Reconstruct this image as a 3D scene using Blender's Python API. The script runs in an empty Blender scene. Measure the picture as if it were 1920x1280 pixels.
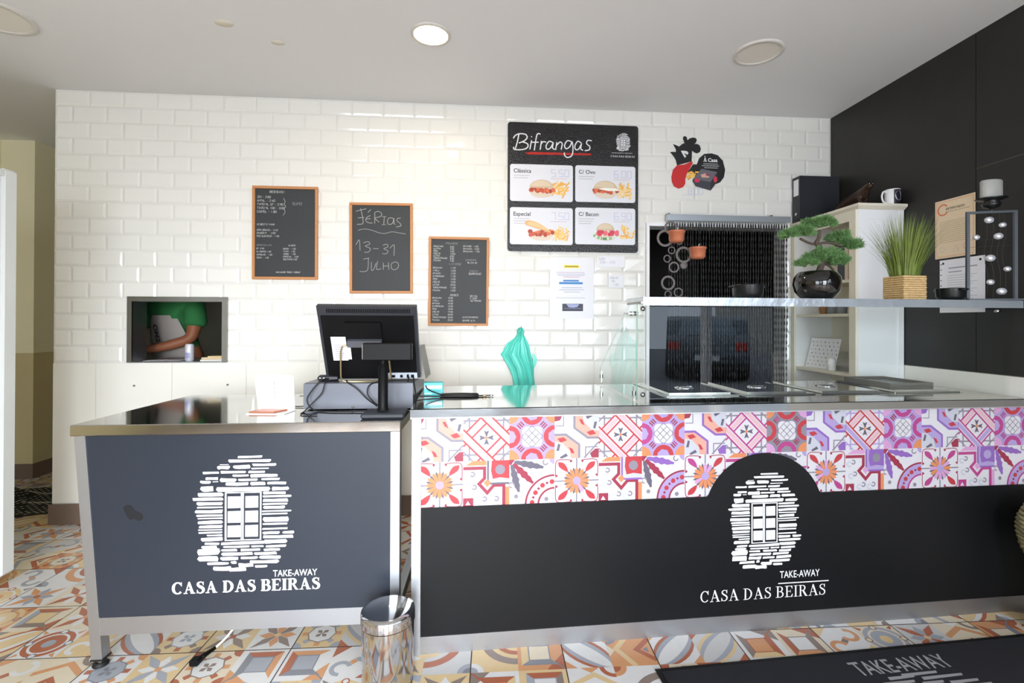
import bpy, math, random
from mathutils import Vector, Matrix
from math import pi, sin, cos, radians
random.seed(7)
S = bpy.context.scene
COL = S.collection

# ------------------------------------------------------------------ camera
cam_d = bpy.data.cameras.new('camera'); cam = bpy.data.objects.new('camera', cam_d); COL.objects.link(cam)
FPX = 916.7
cam_d.sensor_width = 36.0; cam_d.lens = 36.0 * FPX / 1920.0
cam_d.shift_x = -(985.2 - 960) / 1920.0; cam_d.shift_y = (598.3 - 640) / 1920.0
yaw, pitch, roll = 0.0781, 0.0044, 0.0033
fw = Vector((sin(yaw) * cos(pitch), cos(yaw) * cos(pitch), sin(pitch)))
r0 = Vector((cos(yaw), -sin(yaw), 0)); u0 = r0.cross(fw)
rt = r0 * cos(roll) + u0 * sin(roll); up = -r0 * sin(roll) + u0 * cos(roll)
M4 = Matrix((rt, up, -fw)).transposed().to_4x4(); M4.translation = (0.0803, -3.2481, 1.2651)
cam.matrix_world = M4; cam_d.clip_start = 0.05; S.camera = cam

# ------------------------------------------------------------------ colour, world, exposure
S.view_settings.view_transform = 'Standard'; S.view_settings.look = 'None'
S.view_settings.gamma = 1; S.view_settings.use_curve_mapping = False
S.view_settings.exposure = 0.12
S.cycles.max_bounces = 8; S.cycles.diffuse_bounces = 5; S.cycles.transparent_max_bounces = 12
S.cycles.sample_clamp_indirect = 6
W = bpy.data.worlds.new('world'); S.world = W; W.use_nodes = True
bg = W.node_tree.nodes['Background']; bg.inputs[0].default_value = (0.78, 0.88, 1.0, 1); bg.inputs[1].default_value = 4.5

def area(name, loc, rot, sx, sy, power, col, spread=165):
    d = bpy.data.lights.new(name, 'AREA'); d.shape = 'RECTANGLE'; d.size = sx; d.size_y = sy
    d.energy = power; d.color = col
    d.spread = radians(spread)
    o = bpy.data.objects.new(name, d); COL.objects.link(o); o.location = loc; o.rotation_euler = rot
    return o
# daylight entering through the shop front behind the camera, plus an added narrow beam
FY = -5.8
area('daylight_window', (-1.55, FY + .02, 1.2), (radians(70), 0, 0), 1.7, 2.15, 50, (.90, .95, 1.0))
area('door_beam', (0.05, FY + .02, 1.15), (radians(76), 0, radians(8)), .9, 2.0, 24, (.92, .96, 1.0), 50)  # narrow beam added at the door to brighten the lower middle of the wall
area('daylight_window', (1.55, FY + .02, 1.2), (radians(70), 0, 0), 1.2, 2.15, 68, (.90, .95, 1.0))

# ------------------------------------------------------------------ materials
def lin(c):
    c = c / 255.0
    return c / 12.92 if c <= .04045 else ((c + .055) / 1.055) ** 2.4
def rgb(r, g, b): return (lin(r), lin(g), lin(b), 1)
MATS = {}
def mat(name, c, rough=.5, metal=0., bump=0., bscale=60., trans=0., emit=0., var=0., vscale=4., coat=0., ior=1.45, stretch=None, alpha=1.):
    if name in MATS: return MATS[name]
    m = bpy.data.materials.new(name); m.use_nodes = True; nt = m.node_tree; b = nt.nodes['Principled BSDF']
    c = rgb(*c); b.inputs['Base Color'].default_value = c
    b.inputs['Roughness'].default_value = rough; b.inputs['Metallic'].default_value = metal
    b.inputs['IOR'].default_value = ior
    if trans: b.inputs['Transmission Weight'].default_value = trans
    if coat: b.inputs['Coat Weight'].default_value = coat; b.inputs['Coat Roughness'].default_value = .06
    if alpha < 1: b.inputs['Alpha'].default_value = alpha
    if emit:
        b.inputs['Emission Color'].default_value = c; b.inputs['Emission Strength'].default_value = emit
    tc = nt.nodes.new('ShaderNodeTexCoord'); mp = nt.nodes.new('ShaderNodeMapping'); nt.links.new(tc.outputs['Object'], mp.inputs[0])
    if stretch: mp.inputs['Scale'].default_value = stretch
    if var:
        n = nt.nodes.new('ShaderNodeTexNoise'); n.inputs['Scale'].default_value = vscale; n.inputs['Detail'].default_value = 5
        nt.links.new(mp.outputs[0], n.inputs['Vector'])
        mx = nt.nodes.new('ShaderNodeMix'); mx.data_type = 'RGBA'
        mx.inputs[6].default_value = tuple(x * (1 - var) for x in c[:3]) + (1,); mx.inputs[7].default_value = tuple(min(1, x * (1 + var)) for x in c[:3]) + (1,)
        nt.links.new(n.outputs[0], mx.inputs[0]); nt.links.new(mx.outputs[2], b.inputs['Base Color'])
    if bump:
        n = nt.nodes.new('ShaderNodeTexNoise'); n.inputs['Scale'].default_value = bscale; n.inputs['Detail'].default_value = 3
        nt.links.new(mp.outputs[0], n.inputs['Vector'])
        bp = nt.nodes.new('ShaderNodeBump'); bp.inputs['Strength'].default_value = bump; bp.inputs['Distance'].default_value = .01
        nt.links.new(n.outputs[0], bp.inputs['Height']); nt.links.new(bp.outputs[0], b.inputs['Normal'])
    MATS[name] = m; return m
def flat(c, rough=.45, tag='ink'):
    return mat('%s_%d_%d_%d' % (tag, *c), c, rough)
m_tile = mat('white_glazed_tile', (238, 236, 230), .10, coat=.5, var=.02)
m_grout = mat('pale_grout', (226, 223, 217), .8)
m_wallpanel = mat('cream_wall_panel', (240, 238, 230), .22, var=.02)
m_ceil = mat('ceiling_paint', (235, 236, 237), .9, var=.02, vscale=1.5)
m_frontw = mat('pale_grey_paint', (214, 216, 218), .8)
m_paint = mat('beige_wall_paint', (242, 234, 200), .8, var=.03)
m_paint2 = mat('beige_dado_tile', (206, 192, 148), .5, var=.04)
m_base = mat('brown_skirting_tile', (118, 100, 88), .4, var=.08)
m_steel = mat('brushed_steel', (186, 190, 196), .40, 1., bump=.03, bscale=90, stretch=(.3, 8, 8))
m_steeltop = mat('polished_steel_top', (196, 195, 190), .09, 1., bump=.012, bscale=25)
m_steeld = mat('dull_steel', (150, 148, 142), .35, 1.)
m_chrome = mat('chrome', (196, 197, 200), .10, 1.)
m_black = mat('black_vinyl_panel', (10, 11, 14), .5, bump=.02, bscale=400)
MATS['black_vinyl_panel'].node_tree.nodes['Principled BSDF'].inputs['Specular IOR Level'].default_value = .28
m_kiosk = mat('slate_vinyl_panel', (40, 46, 56), .30, var=.05)
m_stone = mat('charcoal_stone_tile', (34, 33, 31), .45, var=.25, vscale=6, bump=.05, bscale=30)
m_joint = mat('grey_joint', (120, 116, 108), .8)
m_white = mat('white_lacquer', (245, 246, 248), .3)
m_cream = mat('cream_wood_paint', (236, 230, 212), .4)
m_fridge = mat('fridge_enamel', (228, 232, 230), .25)
m_pine = mat('pine_frame', (196, 136, 86), .5, var=.12, vscale=10, stretch=(1, 1, 6))
m_slate = mat('blackboard_slate', (52, 54, 56), .55, var=.15, vscale=5)
m_chalk = mat('chalk', (215, 215, 212), .9)
m_chalk2 = mat('faint_chalk', (160, 160, 156), .9)
m_plast = mat('black_plastic', (9, 9, 11), .5)
MATS['black_plastic'].node_tree.nodes['Principled BSDF'].inputs['Specular IOR Level'].default_value = .22
m_plast2 = mat('charcoal_plastic', (44, 46, 52), .45)
m_drawer = mat('grey_drawer_metal', (98, 100, 108), .35, .3)
m_greypl = mat('grey_plastic', (135, 130, 122), .5)
m_cable = mat('black_cable', (22, 22, 25), .5)
m_wcable = mat('white_cable', (225, 222, 214), .5)
m_teal = mat('teal_plastic_film', (95, 214, 196), .25, bump=.25, bscale=25, stretch=(4, 4, .6))
m_tealbox = mat('teal_carton', (90, 200, 205), .45)
m_paper = mat('white_paper', (240, 240, 246), .7)
m_cert = mat('cream_certificate', (236, 214, 182), .6)
m_ink = mat('black_ink', (40, 38, 42), .7)
m_greyink = mat('grey_ink', (165, 165, 176), .7)
m_copper = mat('copper_pad', (196, 128, 100), .35, .5)
m_terra = mat('terracotta_cup', (176, 104, 74), .4, .2)
m_ring = mat('pewter_ring', (98, 93, 92), .7)
m_glossblk = mat('glossy_black_ceramic', (14, 12, 12), .07, coat=.6)
m_cast = mat('black_cast_iron', (22, 24, 25), .28)
m_bark = mat('bonsai_bark', (88, 74, 66), .9, bump=.3)
m_needle = mat('bonsai_green', (112, 152, 94), .7, var=.35, vscale=25)
m_grass = mat('grass_green', (120, 138, 62), .6, var=.4, vscale=30)
m_wick = mat('woven_straw', (216, 184, 132), .8, var=.3, vscale=80, bump=.3, bscale=150)
m_wick2 = mat('woven_sea_grass', (150, 142, 104), .85, var=.35, vscale=60, bump=.4, bscale=120)
m_candle = mat('grey_wax', (168, 168, 164), .5)
m_frame = mat('gunmetal_frame', (92, 96, 102), .4, .6)
m_mat = mat('black_entrance_mat', (26, 26, 33), .95, bump=.3, bscale=500)
m_matink = mat('grey_mat_ink', (150, 150, 152), .95)
m_wire = mat('thin_wire', (70, 68, 64), .5, .5)
m_bead = mat('black_beads', (17, 16, 18), .3)
m_dark = mat('kitchen_paint', (66, 62, 61), .8, var=.08)
m_kfl = mat('kitchen_floor', (70, 66, 62), .6)
m_green = mat('green_jersey', (46, 116, 62), .9, bump=.15, bscale=12)
m_skin = mat('skin', (150, 92, 62), .55)
m_apron = mat('off_white_cotton', (166, 157, 150), .9)
m_hair = mat('dark_hair', (30, 24, 22), .6)
m_trous = mat('dark_green_cloth', (26, 60, 46), .9)
m_bronze = mat('dark_bronze', (62, 44, 34), .35, .4)
m_lampon = mat('lit_diffuser', (255, 226, 176), .5, emit=26)
m_lampoff = mat('unlit_diffuser', (236, 232, 222), .9)
m_trim = mat('lamp_trim', (220, 217, 210), .8)
m_spot = mat('ceiling_patch', (230, 226, 212), .9)
m_rubber = mat('black_rubber', (20, 20, 20), .6)
m_rugk = mat('black_rug_yarn', (28, 30, 28), .95)
m_rugw = mat('white_rug_yarn', (210, 206, 196), .95)
def glass_mat():
    m = bpy.data.materials.new('clear_glass'); m.use_nodes = True; nt = m.node_tree; nt.nodes.clear()
    out = nt.nodes.new('ShaderNodeOutputMaterial'); tr = nt.nodes.new('ShaderNodeBsdfTransparent'); gl = nt.nodes.new('ShaderNodeBsdfGlossy')
    fr = nt.nodes.new('ShaderNodeFresnel'); fr.inputs[0].default_value = 1.5; mx = nt.nodes.new('ShaderNodeMixShader')
    tr.inputs[0].default_value = (.972, .99, .985, 1); gl.inputs['Roughness'].default_value = .0
    gl.inputs[0].default_value = (.9, .95, 1, 1)
    ge = nt.nodes.new('ShaderNodeNewGeometry'); m1 = nt.nodes.new('ShaderNodeMath'); m1.operation = 'SUBTRACT'; m1.inputs[0].default_value = 1; nt.links.new(ge.outputs['Backfacing'], m1.inputs[1]); m2 = nt.nodes.new('ShaderNodeMath'); m2.operation = 'MULTIPLY'; nt.links.new(fr.outputs[0], m2.inputs[0]); nt.links.new(m1.outputs[0], m2.inputs[1]); nt.links.new(m2.outputs[0], mx.inputs[0]); nt.links.new(tr.outputs[0], mx.inputs[1]); nt.links.new(gl.outputs[0], mx.inputs[2])
    nt.links.new(mx.outputs[0], out.inputs[0]); return m
m_glass = glass_mat()
m_edge = mat('green_glass_edge', (140, 176, 160), .15)
m_crystal = mat('crystal', (235, 238, 245), .04, .55)

# ------------------------------------------------------------------ mesh builder
class MB:
    def __init__(s): s.v = []; s.f = []; s.m = []; s.mats = []; s.smooth = []
    def mi(s, m):
        if m not in s.mats: s.mats.append(m)
        return s.mats.index(m)
    def add(s, vs, fs, m, sm=False):
        n = len(s.v); s.v += [tuple(v) for v in vs]; k = s.mi(m)
        for f in fs: s.f.append(tuple(n + i for i in f)); s.m.append(k); s.smooth.append(sm)
        return s
    def box(s, x0, x1, y0, y1, z0, z1, m):
        vs = [(x, y, z) for x in (x0, x1) for y in (y0, y1) for z in (z0, z1)]
        return s.add(vs, [(0, 1, 3, 2), (4, 6, 7, 5), (0, 4, 5, 1), (2, 3, 7, 6), (0, 2, 6, 4), (1, 5, 7, 3)], m)
    def bbox(s, x0, x1, y0, y1, z0, z1, m, b=.004):
        # box with chamfered edges
        xs, ys, zs = (x0, x1), (y0, y1), (z0, z1)
        vs = []; ix = {}
        for i in (0, 1):
            for j in (0, 1):
                for k in (0, 1):
                    sx, sy, sz = 1 - 2 * i, 1 - 2 * j, 1 - 2 * k
                    for a in range(3):
                        p = [xs[i] + sx * b, ys[j] + sy * b, zs[k] + sz * b]; p[a] = (xs[i], ys[j], zs[k])[a]
                        ix[(i, j, k, a)] = len(vs); vs.append(p)
        fs = []
        for i in (0, 1): fs.append([ix[(i, 0, 0, 0)], ix[(i, 1, 0, 0)], ix[(i, 1, 1, 0)], ix[(i, 0, 1, 0)]])
        for j in (0, 1): fs.append([ix[(0, j, 0, 1)], ix[(1, j, 0, 1)], ix[(1, j, 1, 1)], ix[(0, j, 1, 1)]])
        for k in (0, 1): fs.append([ix[(0, 0, k, 2)], ix[(1, 0, k, 2)], ix[(1, 1, k, 2)], ix[(0, 1, k, 2)]])
        for i in (0, 1):
            for j in (0, 1): fs.append([ix[(i, j, 0, 0)], ix[(i, j, 1, 0)], ix[(i, j, 1, 1)], ix[(i, j, 0, 1)]])
            for k in (0, 1): fs.append([ix[(i, 0, k, 0)], ix[(i, 1, k, 0)], ix[(i, 1, k, 2)], ix[(i, 0, k, 2)]])
        for j in (0, 1):
            for k in (0, 1): fs.append([ix[(0, j, k, 1)], ix[(1, j, k, 1)], ix[(1, j, k, 2)], ix[(0, j, k, 2)]])
        for i in (0, 1):
            for j in (0, 1):
                for k in (0, 1): fs.append([ix[(i, j, k, 0)], ix[(i, j, k, 1)], ix[(i, j, k, 2)]])
        return s.add(vs, fs, m)
    def hexa(s, pts, m):  # 8 points: bottom 4 ccw, top 4 ccw
        return s.add(pts, [(3, 2, 1, 0), (4, 5, 6, 7), (0, 1, 5, 4), (1, 2, 6, 5), (2, 3, 7, 6), (3, 0, 4, 7)], m)
    def lathe(s, prof, m, c=(0, 0, 0), n=32, sx=1, sy=1, sm=True, cap=True):
        vs = []; fs = []
        for r, z in prof:
            for i in range(n):
                a = 2 * pi * i / n; vs.append((c[0] + r * cos(a) * sx, c[1] + r * sin(a) * sy, c[2] + z))
        for j in range(len(prof) - 1):
            for i in range(n):
                k = (i + 1) % n; fs.append((j * n + i, j * n + k, (j + 1) * n + k, (j + 1) * n + i))
        s.add(vs, fs, m, sm)
        if cap:
            for j, (r, z) in ((0, prof[0]), (len(prof) - 1, prof[-1])):
                if r > 1e-5: s.add([(c[0] + r * cos(2 * pi * i / n) * sx, c[1] + r * sin(2 * pi * i / n) * sy, c[2] + z) for i in range(n)], [tuple(range(n))], m)
        return s
    def tube(s, pts, r, m, n=8, sm=True, closed=False):
        pts = [Vector(p) for p in pts]; vs = []; fs = []; N = len(pts)
        rr = r if isinstance(r, (list, tuple)) else [r] * N
        ref = Vector((0, 0, 1)); prev = None
        for i, p in enumerate(pts):
            if closed: t = (pts[(i + 1) % N] - pts[i - 1])
            else: t = (pts[min(i + 1, N - 1)] - pts[max(i - 1, 0)])
            if t.length < 1e-9: t = Vector((0, 0, 1))
            t.normalize()
            if prev is None:
                a = t.cross(ref)
                if a.length < .05: a = t.cross(Vector((1, 0, 0)))
            else:
                a = prev - t * prev.dot(t)
                if a.length < 1e-4: a = t.cross(ref)
            a.normalize(); prev = a; b = t.cross(a)
            for k in range(n):
                q = 2 * pi * k / n; vs.append(p + (a * cos(q) + b * sin(q)) * rr[i])
        for i in range(N if closed else N - 1):
            j = (i + 1) % N
            for k in range(n):
                l = (k + 1) % n; fs.append((i * n + k, i * n + l, j * n + l, j * n + k))
        if not closed: fs.append(tuple(range(n))[::-1]); fs.append(tuple((N - 1) * n + k for k in range(n)))
        return s.add(vs, fs, m, sm)
    def sphere(s, c, r, m, n=12, k=8, sc=(1, 1, 1)):
        vs = [(c[0], c[1], c[2] - r * sc[2])]; fs = []
        for j in range(1, k):
            t = -pi / 2 + pi * j / k
            for i in range(n): a = 2 * pi * i / n; vs.append((c[0] + r * cos(t) * cos(a) * sc[0], c[1] + r * cos(t) * sin(a) * sc[1], c[2] + r * sin(t) * sc[2]))
        vs.append((c[0], c[1], c[2] + r * sc[2])); T = len(vs) - 1
        for i in range(n):
            q = (i + 1) % n; fs.append((0, 1 + q, 1 + i)); fs.append((T, 1 + (k - 2) * n + i, 1 + (k - 2) * n + q))
            for j in range(k - 2): fs.append((1 + j * n + i, 1 + j * n + q, 1 + (j + 1) * n + q, 1 + (j + 1) * n + i))
        return s.add(vs, fs, m, True)
    def prism(s, poly, o, u, v, w, m, t):  # extrude 2D polygon by t along w
        o, u, v, w = Vector(o), Vector(u), Vector(v), Vector(w); n = len(poly)
        a = [o + u * x + v * y for x, y in poly]; b = [p + w * t for p in a]
        return s.add(a + b, [tuple(range(n))[::-1], tuple(range(n, 2 * n))] + [(i, (i + 1) % n, n + (i + 1) % n, n + i) for i in range(n)], m)
    def build(s, name, parent=None, loc=None, rz=0, rot=None, fix=True):
        me = bpy.data.meshes.new(name); me.from_pydata(s.v, [], s.f)
        for m in s.mats: me.materials.append(m)
        me.polygons.foreach_set('material_index', s.m); me.polygons.foreach_set('use_smooth', s.smooth)
        if fix:
            import bmesh
            bm = bmesh.new(); bm.from_mesh(me); bmesh.ops.recalc_face_normals(bm, faces=bm.faces); bm.to_mesh(me); bm.free()
        me.update(); o = bpy.data.objects.new(name, me); COL.objects.link(o)
        if parent: o.parent = parent
        if loc: o.location = loc
        if rot: o.rotation_euler = rot
        elif rz: o.rotation_euler = (0, 0, rz)
        return o
def tag(o, label, cat, group=None, kind=None):
    o['label'] = label; o['category'] = cat
    if group: o['group'] = group
    if kind: o['kind'] = kind
    return o
def thing(name, label, cat, loc=(0, 0, 0), rz=0, group=None, rot=None):
    o = bpy.data.objects.new(name, None); o.empty_display_size = .05; COL.objects.link(o); o.location = loc
    o.rotation_euler = rot if rot else (0, 0, rz)
    return tag(o, label, cat, group)
def struct(mb, name, **k):
    o = mb.build(name, **k); o['kind'] = 'structure'; return o
def plabel(o, l): o['label'] = l; return o

# ------------------------------------------------------------------ flat art (print, paint, inlay) laid on a surface
def clip_poly(P, R):
    x0, y0, x1, y1 = R
    for ax, val, sg in ((0, x0, 1), (0, x1, -1), (1, y0, 1), (1, y1, -1)):
        out = []; n = len(P)
        for i in range(n):
            a, b = P[i - 1], P[i]; ia = (a[ax] - val) * sg >= -1e-9; ib = (b[ax] - val) * sg >= -1e-9
            if ia != ib:
                t = (val - a[ax]) / (b[ax] - a[ax]); out.append((a[0] + (b[0] - a[0]) * t, a[1] + (b[1] - a[1]) * t))
            if ib: out.append(b)
        P = out
        if len(P) < 3: return []
    return P
class Art:
    """2D drawing in its own units; xf maps (x,y)->surface (u,v) ; placed on frame o,u,v,n"""
    def __init__(s, mb, o, u, v, n, step=.00025):
        s.mb = mb; s.o, s.u, s.v, s.n = Vector(o), Vector(u), Vector(v), Vector(n); s.step = step
        s.A = (1, 0, 0, 0, 1, 0); s.clip = None; s.base = 0
    def xf(s, sx, sy, tx, ty, rot=0):
        c, q = cos(rot), sin(rot); s.A = (sx * c, -sy * q, tx, sx * q, sy * c, ty); return s
    def aff(s, *A): s.A = A; return s
    def pt(s, p): A = s.A; return (A[0] * p[0] + A[1] * p[1] + A[2], A[3] * p[0] + A[4] * p[1] + A[5])
    def raw(s, Q, m, L):
        if s.clip: Q = clip_poly(Q, s.clip)
        if len(Q) < 3: return
        s.cnt = getattr(s, 'cnt', 0) + 1; h = s.step * (L + 1 + s.base) + (0 if s.step < .00019 else 3e-6 * (s.cnt % 40))
        s.mb.add([s.o + s.u * x + s.v * y + s.n * h for x, y in Q], [tuple(range(len(Q)))], m)
    def poly(s, P, m, L=0): s.raw([s.pt(p) for p in P], m, L)
    def rect(s, x0, y0, x1, y1, m, L=0): s.poly([(x0, y0), (x1, y0), (x1, y1), (x0, y1)], m, L)
    def circ(s, x, y, r, m, L=0, n=20, ry=None, a0=0, a1=2 * pi):
        ry = ry or r; k = n if a1 - a0 > 6.2 else n + 1
        s.poly([(x + r * cos(a0 + (a1 - a0) * i / n), y + ry * sin(a0 + (a1 - a0) * i / n)) for i in range(k)], m, L)
    def ring(s, x, y, r0, r1, m, L=0, n=24, a0=0, a1=2 * pi):
        for i in range(n):
            a, b = a0 + (a1 - a0) * i / n, a0 + (a1 - a0) * (i + 1) / n
            s.poly([(x + r0 * cos(a), y + r0 * sin(a)), (x + r1 * cos(a), y + r1 * sin(a)), (x + r1 * cos(b), y + r1 * sin(b)), (x + r0 * cos(b), y + r0 * sin(b))], m, L)
    def stroke(s, P, w, m, L=0):
        n = len(P); ws = w if isinstance(w, (list, tuple)) else [w] * n; Lf = []; Rt = []
        for i in range(n):
            a = Vector(P[max(i - 1, 0)]); b = Vector(P[i]); c = Vector(P[min(i + 1, n - 1)])
            d1 = (b - a); d2 = (c - b)
            if d1.length < 1e-9: d1 = d2
            if d2.length < 1e-9: d2 = d1
            d1 = d1.normalized(); d2 = d2.normalized(); t = d1 + d2
            if t.length < .3: t = d1
            t.normalize(); nn = Vector((-t.y, t.x)); k = 1 / max(.55, abs(t.dot(d1)))
            h = ws[i] / 2 * k; Lf.append((b.x + nn.x * h, b.y + nn.y * h)); Rt.append((b.x - nn.x * h, b.y - nn.y * h))
        for i in range(n - 1): s.poly([Rt[i], Rt[i + 1], Lf[i + 1], Lf[i]], m, L)
    def smooth(s, P, w, m, L=0, k=6):
        s.stroke(catmull(P, k), w, m, L)
    def hand(s, text, x, y, h, m, w=None, L=0, jit=.04, gap=.25, slant=.12):
        w = w or h * .11
        for ch in text:
            g = GLY.get(ch.upper())
            if ch == ' ': x += h * .55; continue
            if g is None: x += h * .3; continue
            for st in g.split('|'):
                pts = [(int(q[0]), int(q[1])) for q in st.split()]
                s.stroke([(x + h * (a / 6 + b / 6 * slant + random.uniform(-jit, jit) * .4), y + h * (b / 6 + random.uniform(-jit, jit) * .6)) for a, b in pts], w, m, L)
            x += h * (4 / 6 + gap) * (.5 if ch in ".,:'!I" else 1)
        return x
    def text(s, t, x, y, h, m, width=None, L=0, bold=0., align='l'):
        vs, fs, w = font_mesh(t, bold); k = h; kx = (width / w) if width else h
        ox = x - (w * kx if align == 'r' else w * kx / 2 if align == 'c' else 0)
        for f in fs: s.poly([(ox + vs[i][0] * kx, y + vs[i][1] * k) for i in f], m, L)
    def serif(s, t, x, y, h, m, width=None, L=0, th=.17, tn=.05):
        tot = sum(SW[c] for c in t) + .07 * (len(t) - 1); k = (width / tot) if width else h; cx = x
        for ch in t:
            if ch != ' ': serif_glyph(s, ch, cx, y, k, h, m, L, th, tn)
            cx += (SW[ch] + .07) * k
def catmull(P, k=6):
    out = []; n = len(P)
    for i in range(n - 1):
        p0, p1, p2, p3 = P[max(i - 1, 0)], P[i], P[i + 1], P[min(i + 2, n - 1)]
        for j in range(k):
            t = j / k
            out.append(tuple(.5 * (2 * p1[a] + (p2[a] - p0[a]) * t + (2 * p0[a] - 5 * p1[a] + 4 * p2[a] - p3[a]) * t * t + (3 * p1[a] - p0[a] - 3 * p2[a] + p3[a]) * t ** 3) for a in range(len(p1))))
    out.append(tuple(P[-1])); return out
_fc = {}
def font_mesh(t, bold=0.):
    if (t, bold) in _fc: return _fc[(t, bold)]
    c = bpy.data.curves.new('lettering', 'FONT'); c.body = t; c.size = 1; c.resolution_u = 3; c.fill_mode = 'FRONT'; c.offset = bold
    o = bpy.data.objects.new('lettering', c); COL.objects.link(o); dg = bpy.context.evaluated_depsgraph_get(); dg.update()
    me = bpy.data.meshes.new_from_object(o.evaluated_get(dg))
    vs = [(v.co.x, v.co.y) for v in me.vertices]; fs = [tuple(p.vertices) for p in me.polygons]
    bpy.data.objects.remove(o); bpy.data.curves.remove(c); bpy.data.meshes.remove(me)
    x0 = min(v[0] for v in vs); w = max(v[0] for v in vs) - x0; cap = .73
    vs = [((v[0] - x0) / cap, v[1] / cap) for v in vs]; _fc[(t, bold)] = (vs, fs, w / cap); return _fc[(t, bold)]
GLY = {'A': "00 26 40|12 32", 'B': "00 06 36 45 44 33 03|33 42 41 30 00", 'C': "45 36 16 05 01 10 30 41", 'D': "00 06 26 44 42 20 00",
 'E': "46 06 00 40|03 33", 'F': "00 06 46|03 33", 'G': "45 36 16 05 01 10 30 41 43 23", 'H': "00 06|40 46|03 43", 'I': "20 26", 'J': "01 10 20 31 36|16 46",
 'K': "00 06|46 03 40", 'L': "06 00 40", 'M': "00 06 23 46 40", 'N': "00 06 40 46", 'O': "10 01 05 16 36 45 41 30 10", 'P': "00 06 36 45 44 33 03",
 'Q': "10 01 05 16 36 45 41 30 10|22 40", 'R': "00 06 36 45 44 33 03|23 40", 'S': "45 36 16 05 04 13 33 42 41 30 10 01", 'T': "20 26|06 46",
 'U': "06 01 10 30 41 46", 'V': "06 20 46", 'W': "06 10 23 30 46", 'X': "00 46|06 40", 'Y': "06 23 46|23 20", 'Z': "06 46 00 40",
 '0': "10 01 05 16 36 45 41 30 10", '1': "14 26 20", '2': "05 16 36 45 44 00 40", '3': "05 16 36 45 44 33 13|33 42 41 30 10 01", '4': "30 36 02 42",
 '5': "46 06 03 33 42 41 30 00", '6': "45 36 16 05 01 10 30 41 42 33 03", '7': "06 46 10", '8': "13 04 05 16 36 45 44 33 13 02 01 10 30 41 42 33",
 '9': "40 45 36 16 05 04 13 43", '-': "13 33", '.': "20 21", ',': "21 10", ':': "21 22|24 25", '/': "00 46", '!': "22 26|20 21", '+': "13 33|22 24",
 '€': "45 36 16 05 01 10 30 41|03 23", 'É': "45 05 00 40|03 33|16 37", 'Ç': "45 36 16 05 01 10 30 41"}
SW = {'C': .86, 'A': .98, 'S': .70, 'D': .92, 'B': .84, 'E': .80, 'I': .42, 'R': .92, ' ': .32, 'À': .98, 'a': .6, 's': .5}
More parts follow.
